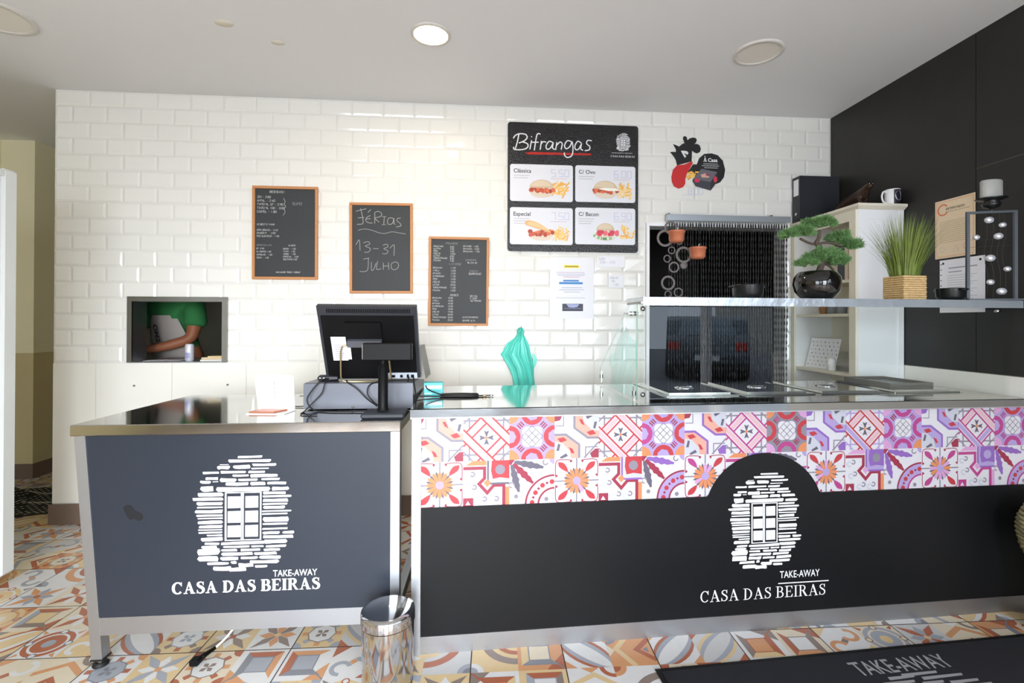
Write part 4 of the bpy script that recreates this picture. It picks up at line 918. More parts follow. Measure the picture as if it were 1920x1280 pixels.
# cables
def cable(label, P, r=.003, m=m_cable, k=6, nm='cable'):
    return tag(MB().tube(catmull(P, k), r, m, 6).build(nm), label, 'cable')
cable('black cable looping down over the cash drawer front, left end', [(-.61, -1.05, 1.012), (-.62, -1.112, 1.012), (-.655, -1.125, .97), (-.672, -1.13, .93), (-.64, -1.14, .892), (-.56, -1.16, .889), (-.46, -1.17, .889), (-.42, -1.17, .889)])
cable('thin black cable hanging in a second loop beside the left cable loop', [(-.57, -1.06, 1.006), (-.60, -1.115, 1.004), (-.615, -1.120, .96), (-.65, -1.128, .92), (-.675, -1.15, .889), (-.665, -1.21, .889), (-.60, -1.22, .889)], .0025)
cable('black cable running across the drawer front towards the display pole', [(-.53, -1.06, 1.006), (-.51, -1.114, 1.002), (-.47, -1.118, .975), (-.43, -1.120, .935), (-.39, -1.15, .915), (-.372, -1.19, .913)], .0028)
cable('black cable drooping left of the display pole', [(-.385, -1.09, 1.004), (-.42, -1.116, .99), (-.425, -1.125, .955), (-.40, -1.135, .925), (-.37, -1.17, .913)], .0028)
cable('black cable hanging from the port strip to the counter corner', [(-.263, -1.056, 1.017), (-.262, -1.085, .995), (-.24, -1.10, .95), (-.205, -1.09, .938), (-.13, -1.08, .9345), (-.02, -1.085, .9345), (.02, -1.09, .9345)], .003)
cable('black cable from the right port looping behind the display base', [(-.243, -1.056, 1.017), (-.235, -1.09, .99), (-.222, -1.13, .935), (-.235, -1.165, .89), (-.29, -1.17, .889), (-.33, -1.18, .889)], .003)
cable('black cable across the teal carton onto the steel counter', [(-.198, -.98, .985), (-.185, -1.045, .965), (-.13, -1.065, .944), (-.06, -1.08, .9345), (.02, -1.07, .9345), (.075, -1.06, .9345)], .003)
cc = thing('coiled_cable', 'coil of black cable with brass plug tips on the steel counter', 'cable', (-.04, -1.06, .9302))
mb = MB()
for k in range(5):
    P = [(.085 * cos(t) * (1 - .03 * k), .022 * sin(t) + .004 * k, .0035 + .0035 * (k % 3)) for t in [2 * pi * i / 24 for i in range(24)]]; mb.tube(P, .003, m_cable, 6, closed=True)
mb.tube(catmull([(.08, 0, .004), (.11, .01, .004), (.13, .004, .004)], 4), .0025, m_cable, 6); mb.build('coil', cc)
MB().tube([(.13, .004, .005), (.148, .002, .005)], .0035, m_chrome, 8).build('plug', cc); MB().tube([(.10, -.012, .005), (.118, -.014, .005)], .0035, m_brass, 8).build('plug', cc)
for q in (.942, .905): pass
cable('thin black cable between tablet stand and cash drawer, upper one', [(-.75, -1.0, .93), (-.72, -1.0, .931), (-.696, -1.0, .932)], .0018)
cable('thin black cable between tablet stand and cash drawer, lower one', [(-.76, -1.03, .889), (-.73, -1.03, .889), (-.697, -1.03, .893)], .0022)
# teal carton
tb = thing('tissue_carton', 'small teal and white carton on the steel counter behind the cables', 'box', (-.160, -.985, .9302), radians(4))
mb = MB(); mb.bbox(-.045, .04, -.03, .03, 0, .056, m_tealbox, .002); mb.build('carton', tb)
mb = MB(); a = Art(mb, (0, -.03, 0), (1, 0, 0), (0, 0, 1), (0, -1, 0), .0004); a.rect(-.042, .030, .036, .044, m_paper); a.rect(-.042, .006, -.01, .010, m_paper); a.rect(-.03, .018, .03, .021, mat('deep_teal', (40, 140, 150), .5)); mb.build('carton_print', tb, fix=False)

# teal bag on the wall
tbag = thing('plastic_bags', 'bunch of teal plastic carrier bags hung on the tiled wall', 'bag', (.30, -.004, .84))
mb = MB(); rnd = random.Random(2)
prof = [(.0, .395, .012), (-.025, .385, .03), (.03, .375, .03), (-.012, .34, .02), (.02, .335, .028)]
rows = [(0.0, -.045, .098), (.06, -.055, .094), (.12, -.075, .088), (.18, -.115, .080), (.205, -.135, .075), (.24, -.110, .065), (.28, -.085, .050), (.315, -.040, .035), (.34, -.025, .022), (.36, -.024, .028), (.378, -.016, .020), (.385, -.002, .006)]
vs = []; n = 28
for z, x0, x1 in rows:
    for i in range(n + 1):
        t = i / n; d = .012 + .030 * sin(pi * t) * (1 if z < .33 else .6) + .008 * sin(t * 23 + z * 6) + .004 * sin(t * 47)
        vs.append((x0 + (x1 - x0) * t + .003 * sin(z * 40 + i), -max(.003, d), z))
fs = [(j * (n + 1) + i, j * (n + 1) + i + 1, (j + 1) * (n + 1) + i + 1, (j + 1) * (n + 1) + i) for j in range(len(rows) - 1) for i in range(n)]
nb = len(vs); vs += [(v[0], -.002, v[2]) for v in vs]; fs += [tuple(nb + q for q in f[::-1]) for f in fs]
mb.add(vs, fs, m_teal, True); mb.build('bag_bundle', tbag)
mb = MB(); mb.prism([(.08, .215), (.10, .2), (.112, .165), (.095, .12), (.085, .13)], (0, -.012, 0), (1, 0, 0), (0, 0, 1), (0, -1, 0), m_teal, .008); mb.build('loose_handle', tbag)
MB().tube([(.005, 0, .375), (.005, -.03, .378), (.005, -.034, .392)], .003, m_steeld, 8).build('wall_hook', tbag)

# ================================================================== ON THE BACK WALL
def board(label, x0, x1, z0, z1, yrot=0):
    t = thing('chalkboard', label, 'chalkboard', ((x0 + x1) / 2, -.002, z0), rot=(0, radians(yrot), 0)); w = (x1 - x0) / 2; h = z1 - z0; f = .017
    mb = MB()
    for a, b, c, d in ((-w, w, 0, f), (-w, w, h - f, h), (-w, -w + f, f, h - f), (w - f, w, f, h - f)): mb.bbox(a, b, -.016, 0, c, d, m_pine, .002)
    mb.build('frame', t); mb = MB(); mb.box(-w + f, w - f, -.008, -.001, f, h - f, m_slate); sl = mb.build('slate', t)
    mb = MB(); a = Art(mb, (-w, -.008, 0), (1, 0, 0), (0, 0, 1), (0, -1, 0), .0004); return t, sl, mb, a
t, sl, mb, a = board('chalkboard drinks list in a pine frame, leftmost and closest to the hatch', -1.412, -1.007, 1.528, 2.124, -.1)
a.hand('BEBIDAS!', .105, .553, .014, m_chalk)
for i, (l, p) in enumerate((('JOI', '2.60'), ('ANTAL', '2.40'), ('TINTO ML 37', '2.90'), ('TINTO ML 100', '3.00'), ('CASTEL', '1.80'))): q = a.hand(l + ' - ' + p, .028, .520 - i * .0235, .0125, m_chalk, gap=.15)
a.smooth([(.190, .520), (.200, .500), (.196, .480), (.204, .468), (.196, .455), (.200, .430), (.188, .410)], .0018, m_chalk); a.hand('SUMO', .245, .478, .017, m_chalk2)
a.hand('AS BEST E VINHO', .026, .346, .010, m_chalk, gap=.15)
for i, l in enumerate(('SOPA BRANCA - 2.40', 'SANDES P.  - 2.50', 'PAO ALENTEJO - 1.90')): a.hand(l, .026, .310 - i * .0195, .010, m_chalk, gap=.12)
a.hand('CERVEJAS LATA', .026, .214, .009, m_chalk2, gap=.15); a.hand('ALMOCO', .222, .214, .009, m_chalk, gap=.15)
for i, (l, r) in enumerate((('SP  0.90', 'BARRA - 1.00'), ('SA NORTES 1.00', 'TINTO - 1.20'), ('VERMELHO - 1.00', 'VERDE - 1.50'), ('TOSTA - 1.00', 'ESPECIAL - 2.00'), ('', 'QUEIJINHO 2.00'))):
    a.hand(l, .024, .192 - i * .0195, .009, m_chalk, gap=.12); a.hand(r, .190, .192 - i * .0168, .009, m_chalk, gap=.12)
a.hand('NAO HAVER TROCO 1.50EUR', .145, .042, .009, m_chalk, gap=.1)
mb.build('chalk_writing', sl, fix=False)
t, sl, mb, a = board('chalkboard reading Ferias 13-31 Julho in a pine frame', -.806, -.404, 1.443, 2.031, -.3)
F2 = lambda P: [(.0 + (x - 1170) / 610 * .40, .588 - (y - 278) / 905 * .588) for x, y in P]
CHK = (([(1230, 365), (1280, 350), (1330, 338)], .004), ([(1275, 335), (1290, 400), (1300, 470), (1290, 490), (1240, 495)], .004), ([(1250, 430), (1310, 425)], .004), ([(1345, 375), (1375, 345)], .004), ([(1370, 405), (1340, 420), (1325, 450), (1345, 475), (1390, 480)], .004), ([(1330, 440), (1372, 435)], .004),
    ([(1412, 375), (1412, 485)], .004), ([(1412, 372), (1450, 362), (1480, 385), (1465, 415), (1415, 430), (1455, 470)], .004), ([(1505, 415), (1500, 490)], .004), ([(1480, 412), (1525, 415)], .003), ([(1478, 495), (1520, 492)], .003), ([(1595, 430), (1555, 425), (1535, 455), (1545, 490), (1585, 480), (1598, 430), (1600, 480), (1612, 490)], .004), ([(1665, 425), (1635, 430), (1630, 455), (1660, 480), (1665, 505), (1620, 515)], .004),
    ([(1250, 555), (1310, 540), (1380, 550), (1450, 575), (1510, 582), (1580, 565), (1650, 575), (1715, 585)], .0032),
    ([(1230, 700), (1262, 650), (1270, 755)], .0035), ([(1300, 680), (1345, 665), (1365, 690), (1320, 710), (1370, 735), (1350, 770), (1310, 770)], .0035), ([(1395, 735), (1450, 735)], .0035), ([(1490, 700), (1530, 690), (1540, 715), (1500, 735), (1540, 755), (1525, 785), (1485, 782)], .0035), ([(1560, 730), (1600, 695), (1598, 805)], .0035),
    ([(1300, 840), (1360, 830)], .0035), ([(1350, 830), (1345, 940), (1310, 965), (1265, 962)], .0035), ([(1380, 870), (1380, 945), (1400, 945), (1425, 880)], .0035), ([(1440, 860), (1430, 940), (1475, 935)], .0035), ([(1495, 875), (1495, 945)], .0035), ([(1545, 870), (1548, 945)], .0035), ([(1495, 910), (1545, 905)], .0035), ([(1610, 865), (1575, 885), (1575, 930), (1605, 945), (1640, 920), (1640, 880), (1610, 865)], .0035))
for n0, n1, nm in ((0, 13, 'chalk_word'), (13, 14, 'chalk_wave'), (14, 19, 'chalk_dates'), (19, 99, 'chalk_word')):
    mb = MB(); a = Art(mb, a.o, a.u, a.v, a.n, .0004)
    for P, w in CHK[n0:n1]: a.smooth(F2(P), w, m_chalk2, k=4)
    mb.build(nm, sl, fix=False)
t, sl, mb, a = board('chalkboard price list in a pine frame, rightmost and closest to the menu panel', -.305, .089, 1.234, 1.818, .3)
a.hand('FRANGOS:', .11, .535, .012, m_chalk2)
g1 = ['PEDACINHO', 'ALETRIA', 'PERU', 'COELHO', 'LEITAO', 'TOROS/FRANGO', 'PICANHA']; p1 = ['8.00', '9.90', '9.00', '10.00', '8.00', '8.00', '9.90']
for i, (l, p) in enumerate(zip(g1, p1)): a.hand(l, .030, .516 - i * .0155, .0095, m_chalk, gap=.12); a.hand(p, .138, .514 - i * .0155, .0095, m_chalk, gap=.12)
a.hand('1/2 DOSE', .130, .400, .012, m_chalk2)
g2 = ['BACALHAU', 'VITELA', 'BIFANAS', 'ENTREMEADA', 'PERU', 'COELHO', 'LEITAO', 'TOROS/FRANGO', 'PICANHA']; p2 = ['11.00', '12.00', '12.00', '11.00', '12.00', '13.00', '20.00', '11.00', '13.00']
for i, (l, p) in enumerate(zip(g2, p2)): a.hand(l, .028, .376 - i * .0186, .0095, m_chalk, gap=.12); a.hand(p, .142, .376 - i * .0186, .0095, m_chalk, gap=.12)
a.hand('DOSES', .142, .196, .012, m_chalk)
for i, (l, p) in enumerate(zip(['BACALHAU', 'VITELA', 'BIFANAS', 'ENTREMEADA', 'PERU', 'COELHO', 'LEITAO', 'TOROS/FRANGO', 'PICANHA'], ['18.00', '15.00', '16.00', '15.00', '18.00', '19.00', '26.00', '20.00', '25.00'])): a.hand(l, .026, .178 - i * .0182, .0095, m_chalk, gap=.12); a.hand(p, .126, .178 - i * .0182, .0095, m_chalk, gap=.12)
for i, l in enumerate(('BIFINHOS - 4.00', 'BIFANADA - 5.00', 'BACALHAU - 7.00')): a.hand(l, .224, .520 - i * .017, .0098, m_chalk, gap=.12)
a.hand('ENCOMENDAS', .24, .430, .009, m_chalk2, gap=.1); a.hand('96 210 40', .25, .411, .010, m_chalk, gap=.1); a.hand('TUDO E:', .265, .356, .011, m_chalk2); a.hand('GUARNICAO', .262, .338, .012, m_chalk, gap=.12)
a.hand('SEM SAL', .27, .192, .010, m_chalk, gap=.12); a.hand('E TEMP', .272, .176, .010, m_chalk, gap=.12); a.hand('DE FRANGO', .276, .161, .010, m_chalk, gap=.12); a.hand('LEVAR ENCOMENDA', .222, .053, .009, m_chalk, gap=.12); a.hand('SEMPRE ALTA', .222, .030, .010, m_chalk, gap=.12)
mb.build('chalk_writing', sl, fix=False)

# menu panel
mp = thing('menu_panel', 'black glossy menu panel headed Bifrangas with four white cards', 'menu board', (.212, -.003, 1.731))
MWd, MHt = .884, .858
m_menu = mat('black_embossed_gloss', (34, 32, 33), .16, bump=.35, bscale=120)
m_card = mat('menu_card_white', (232, 233, 240), .25, bump=.03, bscale=40)
def rrect(x0, z0, x1, z1, r, k=5):
    P = []
    for cx, cz, a0 in ((x1 - r, z1 - r, 0), (x0 + r, z1 - r, 90), (x0 + r, z0 + r, 180), (x1 - r, z0 + r, 270)):
        for i in range(k + 1): q = radians(a0 + 90 * i / k); P.append((cx + r * cos(q), cz + r * sin(q)))
    return P
mb = MB(); mb.prism(rrect(0, 0, MWd, MHt, .02), (0, 0, 0), (1, 0, 0), (0, 0, 1), (0, -1, 0), m_menu, .008); pb = mb.build('panel', mp)
def UV(x, y):
    u = (x - 103) / 1110.; v = 1 - (y - 88 - 40 * u) / 1085.; return (u * MWd, v * MHt)
mb = MB(); a = Art(mb, (0, -.008, 0), (1, 0, 0), (0, 0, 1), (0, -1, 0), .0004)
m_mw = mat('menu_white_print', (232, 232, 236), .3); m_mr = mat('menu_red_print', (190, 42, 36), .3)
STK = [[(195, 195), (185, 250), (165, 322)], [(150, 228), (165, 205), (200, 190), (250, 195), (265, 222), (240, 250), (195, 268)], [(225, 258), (268, 275), (268, 305), (230, 322), (160, 322), (152, 300)], [(302, 245), (288, 322)], [(300, 212), (304, 218)], [(378, 195), (355, 190), (342, 220), (325, 330)], [(305, 262), (362, 262)], [(385, 250), (375, 325)], [(378, 285), (398, 258), (425, 262)], [(482, 265), (450, 255), (425, 290), (432, 320), (460, 312), (485, 268), (478, 308), (498, 325)],
 [(515, 262), (505, 328)], [(508, 295), (540, 262), (560, 275), (552, 325)], [(645, 262), (605, 250), (580, 290), (595, 318), (625, 300), (645, 262), (652, 330), (640, 378), (605, 392), (580, 372), (580, 350)], [(722, 270), (692, 255), (668, 295), (676, 326), (702, 320), (725, 275), (718, 318), (738, 332)], [(812, 252), (778, 248), (768, 275), (795, 300), (790, 328), (752, 335)]]
for P in STK: a.smooth([UV(*p) for p in P], .0075, m_mw, 1, 4)
a.poly([UV(245, 352), UV(290, 343), UV(808, 360), UV(805, 375), UV(280, 364)], m_mr)
lx, lz = UV(1018, 185); draw_logo(a, lx, lz, .122, m_mw)
a.text('CHURRASQUEIRA & TAKE-AWAY', *UV(985, 358), .006, m_mw, width=.142); a.serif('CASA DAS BEIRAS', *UV(975, 390), .012, m_mw, width=.165, th=.15, tn=.06)
mb.build('title_print', pb, fix=False)
CARDS = [(123, 442, 652, 772, 'Clássica', '5.50', 0), (672, 458, 1188, 786, 'C/ Ovo', '6.00', 1), (123, 805, 652, 1135, 'Especial', '7.50', 2), (672, 816, 1188, 1146, 'C/ Bacon', '6.90', 3)]
fc = lambda *c: flat(c, .35, 'menu_print')
SEG = {'0': 'abcdef', '5': 'afgcd', '6': 'afgcde', '7': 'abc', '9': 'abcdfg', '8': 'abcdefg', '.': ''}
def seg7(a, s, x, z, h, m, w=.0016):
    for ch in s:
        if ch == '.': a.rect(x, z, x + .002, z + .002, m, 1); x += h * .25; continue
        g = {'a': [(0, 1), (.6, 1)], 'b': [(.6, 1), (.6, .5)], 'c': [(.6, .5), (.6, 0)], 'd': [(0, 0), (.6, 0)], 'e': [(0, 0), (0, .5)], 'f': [(0, .5), (0, 1)], 'g': [(0, .5), (.6, .5)]}
        for q in SEG[ch]: a.stroke([(x + p[0] * h, z + p[1] * h) for p in g[q]], w, m, 1)
        x += h * .85
for (x0, y0, x1, y1, nm, pr_, k) in CARDS:
    X0, Z1 = UV(x0, y0); X1, Z0 = UV(x1, y1)
    mb = MB(); mb.prism(rrect(X0, Z0, X1, Z1, .016), (0, -.008, 0), (1, 0, 0), (0, 0, 1), (0, -1, 0), m_card, .0015); cd = mb.build('menu_card', pb)
    mb = MB(); a = Art(mb, (X0, -.0095, Z0), (1, 0, 0), (0, 0, 1), (0, -1, 0), .0003); w = X1 - X0; h = Z1 - Z0
    a.text(nm, .024, h - .056, .027, m_ink, bold=.012)
    pu = flat((150, 140, 205), .4, 'menu_print'); seg7(a, pr_, w - .145, h - .078, .046, pu); a.rect(w - .150, h - .092, w - .04, h - .0905, flat((205, 90, 100), .4, 'menu_print'))
    for i in range(2 if k < 2 else 3): a.rect(.024, h - .078 - i * .016, .13 - .01 * i, h - .072 - i * .016, flat((200, 200, 208), .5, 'menu_print'))
    # fries
    rf2 = random.Random(k + 5)
    for i in range(26):
        fx, fz = w * .80 + rf2.uniform(-.045, .05), h * .30 + rf2.uniform(-.035, .05); q = rf2.uniform(0, pi); l_ = .022
        if k == 3: fx += .03; l_ = .016
        a.stroke([(fx - l_ * cos(q), fz - l_ * sin(q)), (fx + l_ * cos(q), fz + l_ * sin(q))], .009, fc(*rf2.choice([(248, 200, 110), (242, 180, 84), (252, 214, 140)])), 1 + i % 3)
    bx, bz = w * .50, h * .34
    if k == 3: bx = w * .50
    bun = fc(214, 190, 160); bun2 = fc(198, 166, 130); meat = [fc(206, 92, 60), fc(226, 120, 80), fc(180, 66, 44)]
    if k == 2: bun = fc(232, 182, 122)
    a.circ(bx, bz - .022, .078, fc(226, 210, 192), 4, 24, .036)
    if k == 3:
        for i in range(30): q = rf2.uniform(pi, 2 * pi); a.circ(bx + .08 * cos(q), bz - .01 + .035 * sin(q), .010, fc(*rf2.choice([(96, 150, 90), (150, 190, 130), (220, 232, 214)])), 5, 6)
    for i in range(22):
        a.circ(bx + rf2.uniform(-.082, .082), bz - .006 + rf2.uniform(-.014, .012), .014, rf2.choice(meat) if k != 3 else fc(*rf2.choice([(214, 60, 84), (236, 110, 120)])), 6, 8)
    if k in (0, 1): P = [(bx + .080 * cos(t_), bz + .006 + .056 * sin(t_)) for t_ in [pi * i / 18 for i in range(19)]]
    elif k == 2: P = [(bx - .02 + .085 * cos(t_) - .03 * sin(t_), bz + .02 + .050 * sin(t_) + .025 * cos(t_) * -1) for t_ in [pi * i / 18 for i in range(19)]]
    else: P = [(bx + .062 * cos(t_), bz + .012 + .048 * sin(t_)) for t_ in [pi * i / 18 for i in range(19)]]
    a.poly(P, bun, 8); a.poly([(x * .82 + bx * .18 - .004, (z - bz - .006) * .7 + bz + .018) for x, z in P], fc(226, 206, 178) if k != 2 else fc(242, 200, 148), 9)
    if k == 1: a.poly([(bx - .05, bz + .004), (bx - .01, bz + .014), (bx + .07, bz + .012), (bx + .10, bz - .006), (bx + .02, bz - .008)], fc(250, 246, 236), 10)
    mb.build('card_print', cd, fix=False)

# rooster sticker
rs = thing('rooster_sticker', 'black rooster wall sticker with red wattle and takeaway box print', 'sticker', (0, -.0015, 0))
def RV(x, y): return (1.218 + x / 1440. * .634, 2.632 - y / 1280. * .564 - .012 * x / 1440.)
mb = MB(); a = Art(mb, (0, 0, 0), (1, 0, 0), (0, 0, 1), (0, -1, 0), .0004)
bk = flat((36, 36, 38), .4, 'sticker'); rd = flat((206, 48, 50), .4, 'sticker'); wt = flat((232, 232, 232), .4, 'sticker')
RP = lambda P, m, L=0, sm=False: a.poly([RV(*p) for p in (catmull(P, 4)[:-1] if sm else P)], m, L)
RP([(280, 340), (330, 355), (380, 375), (430, 330), (465, 318), (438, 250), (445, 218), (475, 205), (500, 222), (512, 270), (545, 240), (600, 222), (650, 232), (662, 265), (640, 310), (618, 325), (660, 318), (705, 335), (728, 390), (715, 440), (665, 468), (620, 455), (585, 430), (580, 595), (345, 670), (325, 590), (290, 530), (232, 468), (275, 462), (328, 462), (325, 420)], bk)
RP([(405, 440), (450, 436), (505, 442), (528, 470), (510, 498), (480, 482), (455, 478), (492, 520), (470, 548), (445, 510)], wt, 2)
RP([(345, 668), (460, 650), (585, 592), (598, 625), (540, 720), (500, 800), (480, 870), (478, 950), (440, 1005), (370, 1030), (300, 1000), (262, 930), (255, 850), (280, 740)], rd, 1)
RP([(898, 455), (1000, 480), (1080, 560), (1120, 700), (1100, 820), (1040, 900), (980, 930), (720, 900), (520, 760), (600, 640), (660, 640), (700, 540), (780, 470)], bk, 1)
for i in range(18):
    rnd = random.Random(i); x, y = rnd.uniform(510, 680), rnd.uniform(760, 860); q = rnd.uniform(-.9, .3)
    a.stroke([RV(x - 40 * cos(q), y - 40 * sin(q)), RV(x + 40 * cos(q), y + 40 * sin(q))], .011, flat(rnd.choice([(246, 186, 74), (250, 204, 110), (236, 168, 60)]), .4, 'sticker'), 3 + i % 3)
RP([(735, 705), (990, 745), (880, 905), (600, 868)], flat((108, 106, 114), .4, 'sticker'), 6); RP([(600, 868), (880, 905), (885, 1038), (640, 980), (588, 900)], flat((70, 70, 78), .4, 'sticker'), 6); RP([(990, 745), (1000, 880), (885, 1038), (880, 905)], flat((50, 52, 58), .4, 'sticker'), 6)
RP([(720, 800), (800, 770), (870, 800), (850, 840), (740, 840)], flat((214, 170, 150), .4, 'sticker'), 7, False); RP([(800, 775), (880, 790), (860, 815), (810, 810)], flat((150, 60, 100), .4, 'sticker'), 8)
for x, y, rx, ry in ((665, 890, 45, 32), (958, 860, 30, 48)): RP([(x + rx * cos(t_), y + ry * sin(t_)) for t_ in [2 * pi * i / 16 for i in range(16)]], flat((214, 60, 92), .4, 'sticker'), 7)
p0 = RV(765, 592); a.serif('À', p0[0], p0[1], .030, wt, width=.026, L=3, th=.3, tn=.12); a.text('Casa', p0[0] + .033, p0[1], .026, wt, width=.068, L=3, bold=.03)
for i, (x0, x1) in enumerate(((765, 1000), (740, 1020), (780, 1000))): q0, q1 = RV(x0, 632 + i * 30), RV(x1, 622 + i * 30); a.poly([q0, (q1[0], q0[1]), (q1[0], q0[1] + .006), (q0[0], q0[1] + .006)], flat((160, 160, 160), .5, 'sticker'), 3)
mb.build('sticker_print', rs, fix=False)
mb = MB(); a = Art(mb, (0, 0, 0), (1, 0, 0), (0, 0, 1), (0, -1, 0), .0004); q0 = RV(525, 1105); seg7(a, '8.00', q0[0], q0[1], .040, flat((176, 186, 226), .5, 'sticker'), .002); q1 = RV(430, 1125); a.rect(q1[0], q1[1], q1[0] + .125, q1[1] + .0015, flat((176, 186, 226), .5, 'sticker'))
mb.build('price_digits', rs, fix=False)

# notices
nt_ = thing('notice_sheet', 'laminated white notice with yellow and blue lines below the menu panel', 'notice', (.497, -.003, 1.284))
mb = MB(); mb.box(0, .298, -.0015, 0, 0, .412, m_paper); sh = mb.build('sheet', nt_)
mb = MB(); a = Art(mb, (0, -.0015, .412), (1, 0, 0), (0, 0, -1), (0, -1, 0), .0004); kx = .298 / 760.; ky = .412 / 1130.
NR = lambda x0, y0, x1, y1, m: a.rect((x0 - 95) * kx, (y0 - 95) * ky, (x1 - 95) * kx, (y1 - 95) * ky, m)
NR(335, 235, 600, 295, flat((250, 236, 120), .6)); NR(350, 252, 585, 278, flat((176, 160, 60), .6)); NR(325, 512, 595, 542, flat((70, 140, 205), .6)); NR(255, 552, 662, 590, flat((70, 140, 205), .6))
for y, x0, x1, c in ((375, 215, 690, (206, 186, 204)), (405, 210, 710, (190, 190, 214)), (432, 235, 690, (190, 190, 214)), (458, 320, 610, (216, 150, 170)), (655, 300, 655, (170, 180, 205)), (695, 255, 690, (170, 180, 205)), (735, 330, 620, (170, 180, 205)), (842, 195, 700, (196, 198, 206))): NR(x0, y - 5, x1, y + 5, flat(c, .6))
NR(310, 950, 668, 1085, flat((76, 78, 92), .6)); NR(340, 1032, 640, 1040, flat((150, 150, 180), .6)); 
a.base = 2; a.poly([((x - 95) * kx, (y - 95) * ky) for x, y in ((380, 955), (600, 960), (570, 1010), (500, 1022), (420, 1015))], flat((170, 176, 220), .6)); a.base = 0
mb.build('print', sh, fix=False)
for (x, z, w, h, ls, lab) in ((.815, 1.632, .19, .075, ('TUDO', '0.50 + 0.70'), 'small white paper note pinned right of the notice, upper one'), (.895, 1.495, .105, .085, ('MOLHO', 'MB', '1.50'), 'small white paper note pinned right of the notice, lower one')):
    n_ = thing('paper_note', lab, 'note', (x, -.003, z)); mb = MB(); mb.box(0, w, -.001, 0, 0, h, m_paper); s_ = mb.build('sheet', n_)
    mb = MB(); a = Art(mb, (0, -.001, 0), (1, 0, 0), (0, 0, 1), (0, -1, 0), .0003)
    for i, l in enumerate(ls): a.hand(l, .012 + .01 * i, h - .026 - i * .023, .014, m_greyink, gap=.12)
    mb.build('handwriting', s_, fix=False)
mb = MB(); mb.lathe([(.0001, 0), (.006, 0), (.006, .004), (.0001, .005)], m_steeld, n=12, cap=False)
for x, z, lab in ((-1.563, .857, 'grey screw cap in the wall panel right of the hatch'), (-2.123, .854, 'grey screw cap in the wall panel below the hatch, left')):
    tag(mb.build('screw_cap', loc=(x, 0, z), rot=(radians(90), 0, 0)), lab, 'screw cap', 'screw caps on the wall')

# ------------------------------------------------------------------ doorway: rail, bead curtain
rl = thing('curtain_rail', 'white metal rail above the dark doorway carrying the bead curtain', 'rail', (1.715, -.045, 1.944))
mb = MB(); mb.bbox(-.432, .432, -.018, .018, 0, .042, mat('galvanised_rail', (190, 198, 206), .3, .6), .002); mb.build('channel', rl)
for x in (-.42, .30): MB().box(x - .006, x + .006, -.012, .044, .042, .052, m_steeld).build('bracket', rl)
mb = MB(); rnd = random.Random(9)
for i in range(46):
    x = -.415 + i * .0184; z = 1.94; P = []; rr = []
    amp = rnd.uniform(.001, .004); ph = rnd.uniform(0, 6)
    while z > .3:
        ln = .044; P += [(1.715 + x + amp * sin(z * 9 + ph), -.045 + rnd.uniform(-.003, .003), z), (1.715 + x + amp * sin(z * 9 + ph), -.045, z - ln / 2)]
        rr += [.0014, .0058]; z -= ln
    mb.tube(P, rr, m_bead, 5)
tag(mb.build('bead_curtain', fix=False), 'long black bead curtain hanging in the doorway', 'curtain', kind='stuff')

# ================================================================== WHITE SHELF CABINET
cb = thing('shelf_cabinet', 'tall white wooden shelf cabinet against the black wall', 'cabinet', (2.34, -.315, 0))
cx0, cx1, cy0, cy1 = -.14, .138, -.285, .31
mb = MB(); mb.box(cx0, cx1, cy0, cy0 + .018, 0, 1.915, m_white); mb.box(cx0 - .001, cx0 + .04, cy0 - .006, cy0, 0, 1.915, m_white); mb.box(cx1 - .03, cx1, cy0 - .006, cy0, 0, 1.915, m_white); mb.box(cx0 + .04, cx1 - .03, cy0 - .004, cy0, 1.86, 1.915, m_white); mb.build('side_panel', cb)
mb = MB(); mb.box(cx0, cx1, cy1 - .02, cy1, 0, 1.915, m_white); mb.build('side_panel', cb)
mb = MB(); mb.box(cx1 - .01, cx1, cy0 + .018, cy1 - .02, 0, 1.915, m_cream); mb.build('back_panel', cb)
mb = MB(); mb.hexa([(cx0 - .004, cy0 - .01, 1.915), (cx1, cy0 - .01, 1.915), (cx1, cy1, 1.915), (cx0 - .004, cy1, 1.915), (cx0 - .02, cy0 - .03, 1.93), (cx1, cy0 - .03, 1.93), (cx1, cy1, 1.93), (cx0 - .02, cy1, 1.93)], m_cream); mb.box(cx0 - .022, cx1, cy0 - .032, cy1, 1.93, 1.945, m_cream); mb.build('cornice', cb)
mb = MB()
for y0, y1, z0, z1 in ((cy0, cy0 + .05, 0, 1.915), (cy1 - .035, cy1, 0, 1.915), (cy0 + .05, cy1 - .035, 1.855, 1.915), (cy0 + .05, cy1 - .035, 0, .08)): mb.box(cx0 - .014, cx0, y0, y1, z0, z1, m_cream)
mb.build('front_frame', cb)
for z in (1.502, 1.300, .945, .60, .3): mb = MB(); mb.box(cx0 + .004, cx1 - .01, cy0 + .018, cy1 - .02, z, z + .018, m_cream); mb.build('shelf', cb)
# on top
bi = thing('ring_binder', 'black lever arch binder standing on the white cabinet', 'binder', (2.335, -.05, 1.9455))
mb = MB(); mb.box(-.14, .14, -.040, -.037, 0, .315, m_plast2); mb.box(-.14, .14, .037, .040, 0, .315, m_plast2); mb.box(-.143, -.139, -.040, .040, 0, .315, m_plast2); mb.build('cover', bi)
mb = MB(); mb.box(-.1445, -.143, -.026, .026, .185, .295, m_paper); mb.build('spine_label', bi)
mb = MB(); mb.box(-.13, .13, -.035, .02, .006, .30, m_paper); mb.build('papers', bi)
mb = MB(); mb.lathe([(.008, 0), (.011, 0), (.011, .002), (.008, .002)], m_chrome, n=18); mb.build('finger_ring', bi, loc=(-.1435, 0, .06), rot=(0, radians(-90), 0))
